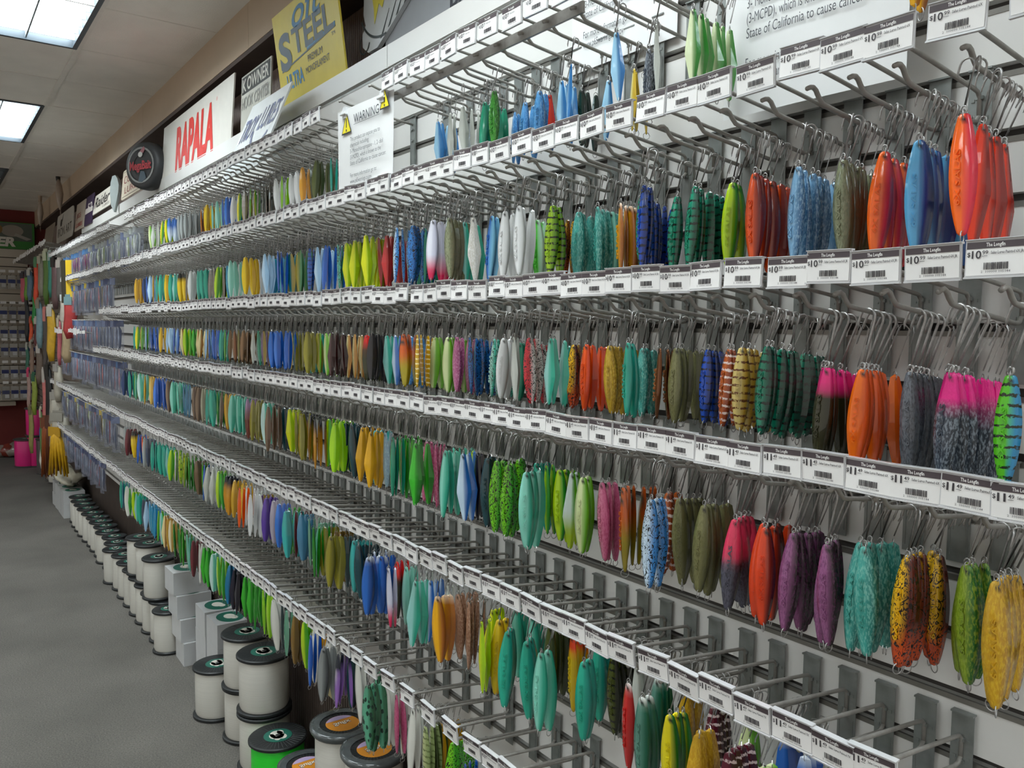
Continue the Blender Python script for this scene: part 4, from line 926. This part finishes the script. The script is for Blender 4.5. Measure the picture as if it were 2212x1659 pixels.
for x, y, z_, hh_, lb in ((-2.81, 1.116, 0, B2, 'film-wrapped spool with an orange round label, lowest, beside the green spool'), (-2.573, 1.149, B2 + .001, B2, 'film-wrapped spool with an orange round label, upper left of the stacked wrapped pair'), (-2.355, 1.165, B2 - .0 + .001, B2, 'film-wrapped spool with an orange round label, right of the stacked wrapped pair')):
    sp = spool(x, y, z_, .172, hh_, lb, LINE, 'film-wrapped spools', 'sufix')
    m = MB(); r = .092; v, f = lathe([(r * .93, hh_ - .018), (r, hh_ - .008), (r, hh_ + .003), (r * .9, hh_ + .004), (r * .70, hh_ + .002)], 40, False); m.add(v, f)
    ob('film_wrap', m.mesh('film_wrap', [WRAP], True), sp)
small = [(-8.559, 1.15), (-8.346, 1.136), (-8.158, 1.136), (-7.956, 1.133), (-7.738, 1.137), (-7.547, 1.147), (-7.371, 1.143), (-7.18, 1.147), (-6.98, 1.129), (-6.79, 1.145), (-6.595, 1.129), (-6.405, 1.087), (-6.21, 1.113), (-6.0, 1.109), (-5.8, 1.11), (-5.6, 1.11), (-5.42, 1.11), (-5.235, 1.11), (-5.055, 1.118), (-4.866, 1.098)]
for i, (x, y) in enumerate(small):
    spool(x, y, 0, .149, B2, 'clear line spool on the carpet, %s from the far end of the long row' % nth(i + 1), LINE, 'row of small clear spools')
for (x, y), w_ in (((-5.66, 1.115), 'farthest of the three'), ((-5.46, 1.128), 'middle of the three'), ((-5.10, 1.10), 'nearest of the three')):
    spool(x, y, B2 + .001, .158, B2, 'clear line spool standing on the spool row, %s upper ones' % w_, LINE, 'upper clear spools')
CART = mat('white_carton', (.55, .56, .565), .35, noise=.03, coat=.15)
cs = .152; ch_ = .1045
def carton_mesh():
    m = MB(); m.box(-cs / 2, cs / 2, -cs / 2, cs / 2, 0, ch_); return m.mesh('carton_box', [CART])
def badge_mesh():
    m = MB(); ro = .055; e = [(ro * 1.2 * math.cos(q), ro * math.sin(q), ch_ + .0006) for q in np.arange(32) * math.pi / 16]; m.add(e, [tuple(range(32))], 0)
    for cx, cy, a, b in ((-.10, -.02, .55, .42), (.30, .22, .35, .28)):
        e = [(ro * (cx + a * math.cos(q)), ro * (cy + b * math.sin(q)), ch_ + .001) for q in np.arange(16) * math.pi / 8]; m.add(e, [tuple(range(16))], 1)
    return m.mesh('round_label', [LBG, LBW])
CM, BM_ = carton_mesh(), badge_mesh()
def carton(x, y, lv, label, top=True, rz=0.0):
    p = P(x, y, 0); t = ob('carton', CM, None, (p[0], p[1], lv * (ch_ + .001)), (0, 0, rz)); tag(t, label, 'box', 'white spool cartons')
    ob('round_label', BM_, t)
for i, (x, nm, n) in enumerate(((-4.155, 'stack nearest the big spools', 3), (-4.37, 'second stack from the big spools', 3), (-4.665, 'farthest stack behind the small spools', 4))):
    for lv in range(n):
        y = 1.235 if i < 2 else 1.20 - .012 * lv
        x_ = x - (0.0 if i < 2 else .045 * lv * .5)
        carton(x_, y, lv, 'white carton, %s level of the %s' % (['floor', 'second', 'third', 'top'][lv] if not (lv == n - 1) else 'top', nm), rz=RU(-.02, .02))
for i in range(9):
    x = -9.6 + .0 * i + i * .0
for i in range(4):
    for lv in range(2):
        carton(-8.85 - .21 * i, 1.13, lv, 'far white carton, %s from the spool row, %s level' % (nth(i + 1), ['floor', 'upper'][lv]), rz=RU(-.04, .04))
# crumpled white sack on the far cartons
m = MB(); V, F = [], []
for j in range(9):
    for i in range(17):
        a = i / 16 * 2 * math.pi; ph = j / 8 * math.pi; rr = 1 + .22 * math.sin(3 * a + j) + .12 * math.sin(7 * a - 2 * j)
        V.append((.34 * rr * math.sin(ph) * math.cos(a), .10 * rr * math.sin(ph) * math.sin(a), .055 * (1 - math.cos(ph)) * rr))
for j in range(8):
    for i in range(16): F.append((j * 17 + i, j * 17 + i + 1, (j + 1) * 17 + i + 1, (j + 1) * 17 + i))
m.add(V, F); p = P(-9.2, 1.13, 0); o = ob('plastic_sack', m.mesh('plastic_sack', [mat('white_sack', (.6, .57, .46), .35, noise=.1, bump=.8, bscale=25)], True), None, (p[0], p[1], .2215)); tag(o, 'crumpled white plastic sack lying on the far cartons', 'bag')
# far end spools
PINK = mat('pink_monofilament', (.75, .03, .22), .3, noise=.05, nscale=3, stretch=(1, 1, 120)); GLF = mat('grey_spool_plastic', (.06, .06, .058), .35, noise=.1); DUL = mat('smoky_monofilament', (.28, .25, .20), .3, noise=.1, nscale=3, stretch=(1, 1, 120))
def fspool(px, py, D, Hh, z, label, line):
    q = at(px, py, z=FLOOR + z / S); spool(q[0], q[1] + D / S / 2, z, D, Hh, label, line, 'far spools', 'bear', fl=GLF)
fspool(29, 1009, .25, .30, 0, 'wide pink spool standing leftmost at the far end of the aisle', PINK); fspool(58, 1008, .21, .33, 0, 'lower pink spool of the far two-high stack', PINK)
q = at(58, 1008, z=FLOOR); spool(q[0], q[1] + .134, .331, .24, .30, 'upper pink spool of the far two-high stack', PINK, 'far spools', 'bear', fl=GLF)
fspool(96, 1038, .28, .34, 0, 'big smoky grey spool before the far pink spools', DUL); fspool(78, 1024, .15, .36, 0, 'dark grey spool between the pink and smoky spools', mat('dark_monofilament', (.10, .09, .085), .3, noise=.1))
fspool(103, 1044, .16, .17, 0, 'small white spool in front of the big smoky spool', LINE)
for i in range(3): fspool(46 - 12 * i, 955, .14, .25, 0, 'far %s spool behind the pink ones' % ['white', 'grey', 'pale'][i], [LINE, DUL, LINE][i])

# ------------------------------------------------------------------ bagged lures and gear at the far end
BAG = mat('clear_plastic_bag', (.24, .26, .34), .2, coat=.35, noise=.25, nscale=40, alpha=.22, bump=.8, bscale=70)
def bag_mesh(w, h, cA, cB, n=1, hdr=None, strip=.6):
    out = []
    m = MB(); V, F = [], []; nx, nz = 6, 8
    for s_ in (-1, 1):
        b0 = len(V)
        for j in range(nz + 1):
            for i in range(nx + 1):
                u, v = i / nx, j / nz; d = math.sin(u * math.pi) * math.sin(v * math.pi) ** .6 * .010
                V.append(((u - .5) * w, s_ * (d + .0006) + .002 * math.sin(9 * v + 5 * u), -v * h))
        for j in range(nz):
            for i in range(nx): a = b0 + j * (nx + 1) + i; q = (a, a + 1, a + nx + 2, a + nx + 1); F.append(q if s_ > 0 else q[::-1])
    m.add(V, F); out.append(('bag', m.mesh('bag', [BAG], True)))
    m = MB()
    v, f = tube([(0, 0, -h * .16), (.002, 0, -h * .3), (-.002, 0, -h * (.3 + strip * .3)), (.001, 0, -h * (.3 + strip * .62)), (0, 0, -h * .93)], [w * .05, w * .24, w * .27, w * .18, w * .04], 8)
    v[:, 1] *= .32; m.add(v, f, 0); v2, f2 = tube([(0, -.004, -h * .2), (0, -.005, -h * .5), (0, -.003, -h * .88)], [w * .05, w * .13, w * .03], 6); v2[:, 1] = v2[:, 1] * .5 - .004; m.add(v2, f2, 1)
    out.append(('lure', m.mesh('lure', [mat('lure_' + cA, cA, .3, noise=.15, nscale=60), mat('lure_' + cB, cB, .3, noise=.15, nscale=60)], True)))
    m = MB(); m.box(-w / 2, w / 2, -.0015, .0015, -h * .17, .004); out.append(('header', m.mesh('header', [mat('header_' + (hdr or 'c4c6c8'), hdr or 'c4c6c8', .4, noise=.05)])))
    return out
def place_bag(name, parts, loc, rz, label, cat, group, rot=0.0):
    t = ob(name, None, loc=loc, rot=(0, rot, rz)); tag(t, label, cat, group)
    for n, me in parts: ob(n, me, t)
    ob('peg', PEGB, t, (0, 0, .002), (0, 0, -rz))
    return t
PEGB = (lambda m: m.mesh('peg', [WIRE], True))(MB().tube([(0, -.02, .008), (0, .0, .0), (0, .178, -.018)], .0025, 5))
BT = {'navy': bag_mesh(.055, .17, '2c3858', '8c94a8', hdr='3a4468'), 'slv': bag_mesh(.050, .20, '8c8c94', '5c6478', hdr='6c7898'), 'pnk': bag_mesh(.055, .15, 'a03070', '6c2458', hdr='4c80b8'),
      'ygr': bag_mesh(.058, .15, 'a0b458', 'd0d4c8', hdr='9aa09c'), 'gry': bag_mesh(.058, .15, 'b4b8b4', '70787c', hdr='8c9090'), 'blu': bag_mesh(.052, .18, '3070a0', 'c07878', hdr='4c6c98'),
      'red': bag_mesh(.050, .18, 'b05858', '8890a8', hdr='404868'), 'gld': bag_mesh(.050, .17, 'b49838', '504838', hdr='c8b040'), 'yel': bag_mesh(.056, .15, 'd0a820', '702858', hdr='4c88c4')}
ZONES = [(0, -5.25, -7.0, ['gry', 'ygr', 'gry', 'ygr', 'slv'], .13), (0, -7.05, -8.6, ['pnk', 'yel', 'pnk', 'slv', 'blu'], .13), (1, -6.1, -8.4, ['slv', 'navy', 'red', 'slv', 'gld', 'blu'], .17), (2, -5.9, -6.5, ['navy', 'navy', 'slv'], .2),
         (3, -5.8, -8.6, ['navy', 'blu', 'navy', 'red', 'slv', 'navy'], .2), (4, -6.1, -8.9, ['slv', 'navy', 'red', 'slv', 'ygr', 'gld'], .2), (5, -6.6, -8.6, ['navy', 'slv', 'red', 'navy'], .2), (2, -6.6, -8.7, ['slv', 'blu', 'navy', 'slv', 'red'], .2)]
NMC = {'navy': 'navy', 'slv': 'silvery', 'pnk': 'magenta', 'ygr': 'pale lime', 'gry': 'grey', 'blu': 'blue', 'red': 'red and grey', 'gld': 'gold', 'yel': 'yellow and plum'}
ZN = {0: 'top', 1: 'second', 2: 'third', 3: 'fourth', 4: 'fifth', 5: 'sixth'}
cnt = {}
for ri, xa, xb, kinds, _ in ZONES:
    x = xa; i = 0
    while x > xb:
        k = kinds[i % len(kinds)]; i += 1; cnt[ri] = cnt.get(ri, 0) + 1
        p = P(x, 1.05, ROWS[ri][1] - .075)
        place_bag('bagged_lure', BT[k], p, RU(.2, .9), '%s lure in a clear bag, %s bag from the right, %s row' % (NMC[k], nth(cnt[ri]), ZN[ri]), 'fishing lure', 'bagged lures on the %s row' % ZN[ri], RU(-.04, .04))
        x -= .092 + RU(0, .02)
# coloured gear in the far bay
def bundle(px, py, w, h, cA, cB, label, y=1.0, name='bundle', rot=0.0, tassel=False, cat='fishing gear'):
    q = at(px, py, y=y); t = ob(name, None, loc=P(*q), rot=(0, rot, RU(.2, .7))); tag(t, label, cat, 'gear hanging in the far bay')
    m = MB()
    if tassel:
        for i in range(14):
            a = i / 14 * 6.283; v, f = tube([(0, 0, 0), (w * .2 * math.cos(a), w * .15 * math.sin(a), -h * .2), (w * .45 * math.cos(a), w * .2 * math.sin(a), -h * RU(.9, 1.0))], [w * .06, w * .09, w * .03], 5); m.add(v, f)
    else:
        v, f = tube([(0, 0, 0), (0, 0, -h * .08), (.01, 0, -h * .4), (-.01, 0, -h * .8), (0, 0, -h)], [w * .12, w * .42, w * .5, w * .46, w * .3], 8); v[:, 1] *= .35; m.add(v, f)
    ob('body', m.mesh('body', [mat('gear_' + cA, cA, .45, noise=.12, nscale=30)], True), t)
    m = MB(); m.box(-w * .3, w * .3, -w * .16, -w * .12, -h * .16, .012); m.box(-w * .32, w * .32, -.003, .003, .0, .03); ob('header', m.mesh('header', [mat('gear_' + cB, cB, .4, noise=.08)]), t)
    m = MB(); m.tube([(0, 0, .025), (0, .0, .045), (0, .05, .05), (0, .20, .03)], .003, 5); ob('peg', m.mesh('peg', [WIRE]), t, None, (0, 0, -t.rotation_euler.z))
GEAR = [(50, 592, .22, .40, 'c86070', '34303c', 'pink and dark packet high at the far left'), (56, 590, .10, .38, '6c9c30', '202430', 'lime green packet beside the pink one'), (64, 585, .2, .40, '5c7c94', 'b8b8b0', 'steel blue packet left of the orange tube'),
        (77, 562, .12, .60, 'e8481c', '3c7c48', 'bright orange tube lure hanging at the far bay'), (88, 556, .25, .48, '8c8878', 'b4b09c', 'pale clear packet beside the orange tube'), (98, 545, .16, .62, '4c6c24', 'b8bca0', 'olive green lure packet in the far bay'),
        (107, 548, .13, .5, '2c7868', '90a098', 'teal lure packet in the far bay'), (118, 560, .25, .55, '5c4444', '201c1c', 'dark maroon bundle of soft lures'), (129, 565, .2, .42, '54504c', '9c948c', 'dark brown packet before the yellow card'),
        (57, 645, .12, .62, '1c2024', '202428', 'long black packet hanging at the far left'), (73, 630, .12, .45, '148c3c', '1c2c20', 'emerald green packet under the tag rail'),
        (84, 650, .22, .60, '7c9ca4', '8c8474', 'pale blue and yellow bag hanging aslant'), (66, 690, .10, .36, 'e0501c', 'a84428', 'small orange lure low at the far left'), (80, 690, .18, .38, '5c2428', 'b0a89c', 'dark red packet under the pale blue bag'),
        (96, 670, .10, .85, '443c38', 'c07068', 'long brown rod wrap in the far bay'), (109, 665, .20, .62, 'c89c20', 'b8b4a8', 'yellow lure bag with a white label below'), (127, 690, .14, .50, 'b05860', 'b0a490', 'rosy packet beside the yellow bag'),
        (142, 640, .24, .30, 'b4aca0', 'b8c0c0', 'round white and red float pack'), (150, 645, .22, .40, 'a43030', '6c8c90', 'red and yellow float pack'), (144, 700, .2, .40, 'a08c6c', 'a8a090', 'tan packet under the float packs'),
        (58, 745, .10, .42, '2c6c58', 'a0a098', 'green striped packet low in the far bay'), (68, 740, .16, .50, '8c7060', '9c9488', 'brown bait bag low in the far bay'), (84, 750, .16, .48, '6c5c50', 'b4aca4', 'grey-brown bait bag next to the brown one'),
        (61, 800, .12, .60, 'b4948c', 'c83c68', 'pink-topped pale lure low at far left'), (73, 810, .14, .55, '8c9c3c', '1c5c40', 'yellow green lure beside the pale pink one'), (94, 800, .10, .95, 'c06c68', 'b0a8a0', 'long salmon pink lure hanging low'),
        (104, 790, .22, .80, '121214', '181818', 'black zip case hanging low in the far bay'), (125, 790, .30, .40, 'a8a294', '94908c', 'folded pale canvas gloves'), (124, 850, .34, .42, 'aaa598', '8c8880', 'pair of pale work gloves hanging on a peg'),
        (128, 895, .40, .46, 'a09a8c', '8a867c', 'lower pale work gloves on a peg'), (88, 885, .12, .62, '5c7c48', 'c0b8a0', 'green lure with a cream top low in the bay'), (66, 880, .16, .66, 'a09458', '7c7458', 'straw coloured packet low in the bay'),
        (89, 930, .10, .50, 'd0ccc0', '2c5c8c', 'white and blue lure hanging near the floor')]
for px, py, w, h, a, b_, lb in GEAR: bundle(px, py, w * .5, h * .70, a, b_, lb, y=1.02)
bundle(101, 905, .16, .50, '8c4418', '6c3414', 'rust brown tassel skirt hanging near the floor', tassel=True); bundle(110, 905, .14, .48, '5c2c10', '4c2410', 'dark brown tassel skirt beside the rust one', tassel=True)
bundle(124, 925, .20, .38, 'c8980c', 'b08408', 'yellow tassel skirt hanging near the floor', tassel=True)
q = at(141, 562, y=1.0); t = ob('yellow_card', None, loc=P(*q), rot=(0, 0, .5)); tag(t, 'yellow card packet with a dark edge strip beside the magenta bags', 'packet')
m = MB(); m.box(0, .20, 0, .008, -.30, 0, 0); m.box(-.05, 0, 0, .008, -.30, 0, 1); m.box(.05, .14, -.001, 0, -.20, -.16, 2)
ob('card', m.mesh('card', [mat('yellow_card_print', 'd8b420', .45, noise=.04), mat('card_edge', '2c2818', .5, noise=.1), mat('card_picture', '5c5434', .5, noise=.1)]), t)
m = MB(); m.tube([(.07, 0, .0), (.07, .0, .02), (.07, .21, -.01)], .003, 5); ob('peg', m.mesh('peg', [WIRE]), t, None, (0, 0, -.5))
# tag strips of the far bay
def strip(x0, x1, z, y, label):
    m = MB(); q0, q1 = P(x0, y, z), P(x1, y, z); x = q0[0]
    t = ob('tag_strip', None, loc=q0); tag(t, label, 'price tags')
    while x < q1[0]: m.box(x - q0[0], x - q0[0] + .05, -.001, .001, -.018 + RU(-.01, .01), .016 + RU(-.01, .01)); x += .062 + RU(0, .02)
    ob('tags', m.mesh('tags', [PAPER]), t); m = MB(); x = 0
    while x < q1[0] - q0[0]: m.tube([(x + .02, .004, 0), (x + .02, .2, -.024)], .004, 4); x += .11
    ob('pegs', m.mesh('pegs', [WIRE]), t)
strip(-8.75, -7.0, -.075, 1.0, 'white price tags over the bagged lures right of the yellow bag'); strip(-12.9, -9.3, .80, 1.0, 'white price tags on the top pegs of the far bay')
# packets on the cream back wall
HB = {'a': ('a8a49c', '2c3468'), 'b': ('98948c', '44486c'), 'c': ('b0aca4', '303c74')}
pk_ = {}
for k, (a, b_) in HB.items():
    m = MB(); m.box(-.038, .038, -.006, .0, -.15, 0, 0); m.box(-.034, .034, -.0075, -.006, -.085, -.045, 1); m.box(-.01, .03, -.009, -.006, -.13, -.09, 2)
    pk_[k] = m.mesh('packet_card', [mat('packet_' + a, a, .25, noise=.1, coat=.5), mat('packet_print_' + b_, b_, .4, noise=.1), mat('packet_white', 'c8c8c8', .4)])
m = MB(); m.box(-.028, .028, -.001, .001, -.014, .014); TG = m.mesh('price_tag', [PAPER]); m = MB(); m.tube([(0, 0, 0), (0, .22, -.02)], .004, 5); PGM = m.mesh('peg', [WIRE])
rowz = [(.62, 'top'), (.20, 'second'), (-.06, 'third'), (-.30, 'fourth'), (-.60, 'fifth'), (-.88, 'lowest')]
for (z, nm) in rowz:
    for c in range(7):
        y = 1.19 - c * .105; 
        q = P(XS + .30, y, z); t = ob('hook_packet', None, loc=q, rot=(0, 0, math.pi / 2)); tag(t, 'small fishing tackle packet on the back wall, %s row, %s from the corner' % (nm, nth(c + 1)), 'packet', 'packets on the back wall')
        ob('packet_card', pk_['abc'[(c + int(z * 10)) % 3]], t); ob('price_tag', TG, t, (0, -.02, .045)); ob('peg', PGM, t, (0, 0, .02))
# fish poster on the back wall
p = P(XS + .02, -.6, 1.0); w, h = (1.29 + .6) * S, .36 * S
t = ob('fish_poster', None, loc=p, rot=(0, 0, math.pi / 2)); tag(t, 'green framed poster with a fish picture and white lettering ending TER', 'poster')
m = MB(); m.box(0, w, 0, .02, 0, h); ob('panel', m.mesh('panel', [mat('poster_green', '3f8a3c', .5, noise=.05)]), t)
poly(t, [(.02, h * .30), (w * .985, h * .30), (w * .985, h * .97), (.02, h * .97)], '5c665c', 'picture'); poly(t, ell(w * .86, h * .68, w * .07, h * .22), '9c9488', 'fish_body', -.003); poly(t, ell(w * .76, h * .72, w * .04, h * .2), '8c6c38', 'angler', -.004)
poly(t, [(w * .88, h * .6), (w * .98, h * .40), (w * .95, h * .34), (w * .87, h * .5)], 'a8a49c', 'fish_tail', -.0035); letter(t, 'MASTER', w * .50, h * .10, h * .46, w * .38, 'e8e4d8', .05, shear=.15, y=-.006)
# blister: carton heap under the back wall
for i in range(6):
    q = at(2 + 15 * (i % 3), 985 - 26 * (i // 3), z=FLOOR); m = MB(); v, f = lathe([(.0, 0), (.10, .01), (.12, .06), (.08, .13), (.0, .16)], 10, False); v[:, 0] *= 1.3; v += np.random.RandomState(i).normal(0, .012, v.shape); v[:, 2] = np.abs(v[:, 2]); m.add(v, f)
    o = ob('plastic_bag', m.mesh('plastic_bag', [mat(['bag_pale', 'bag_rust'][i % 2], ['8c8078', '84382c'][i % 2], .3, noise=.2, coat=.3)], True), None, (q[0] * S, q[1] * S, .002)); tag(o, 'crumpled %s bag on the floor by the back wall, %s of the heap' % (['pale', 'rusty red'][i % 2], nth(i + 1)), 'bag', 'bags heaped by the back wall')
# cream outlet plate low on the ribbed panelling
m = MB(); q0, q1 = P(-3.05, 1.286, -1.50), P(-2.93, 1.296, -1.30); m.box(q0[0], q1[0], q0[1], q1[1], q0[2], q1[2]); tag(ob('outlet_plate', m.mesh('outlet_plate', [mat('cream_plastic', 'a89c74', .4, noise=.03)])), 'cream blank outlet plate low on the dark ribbed panelling', 'outlet')
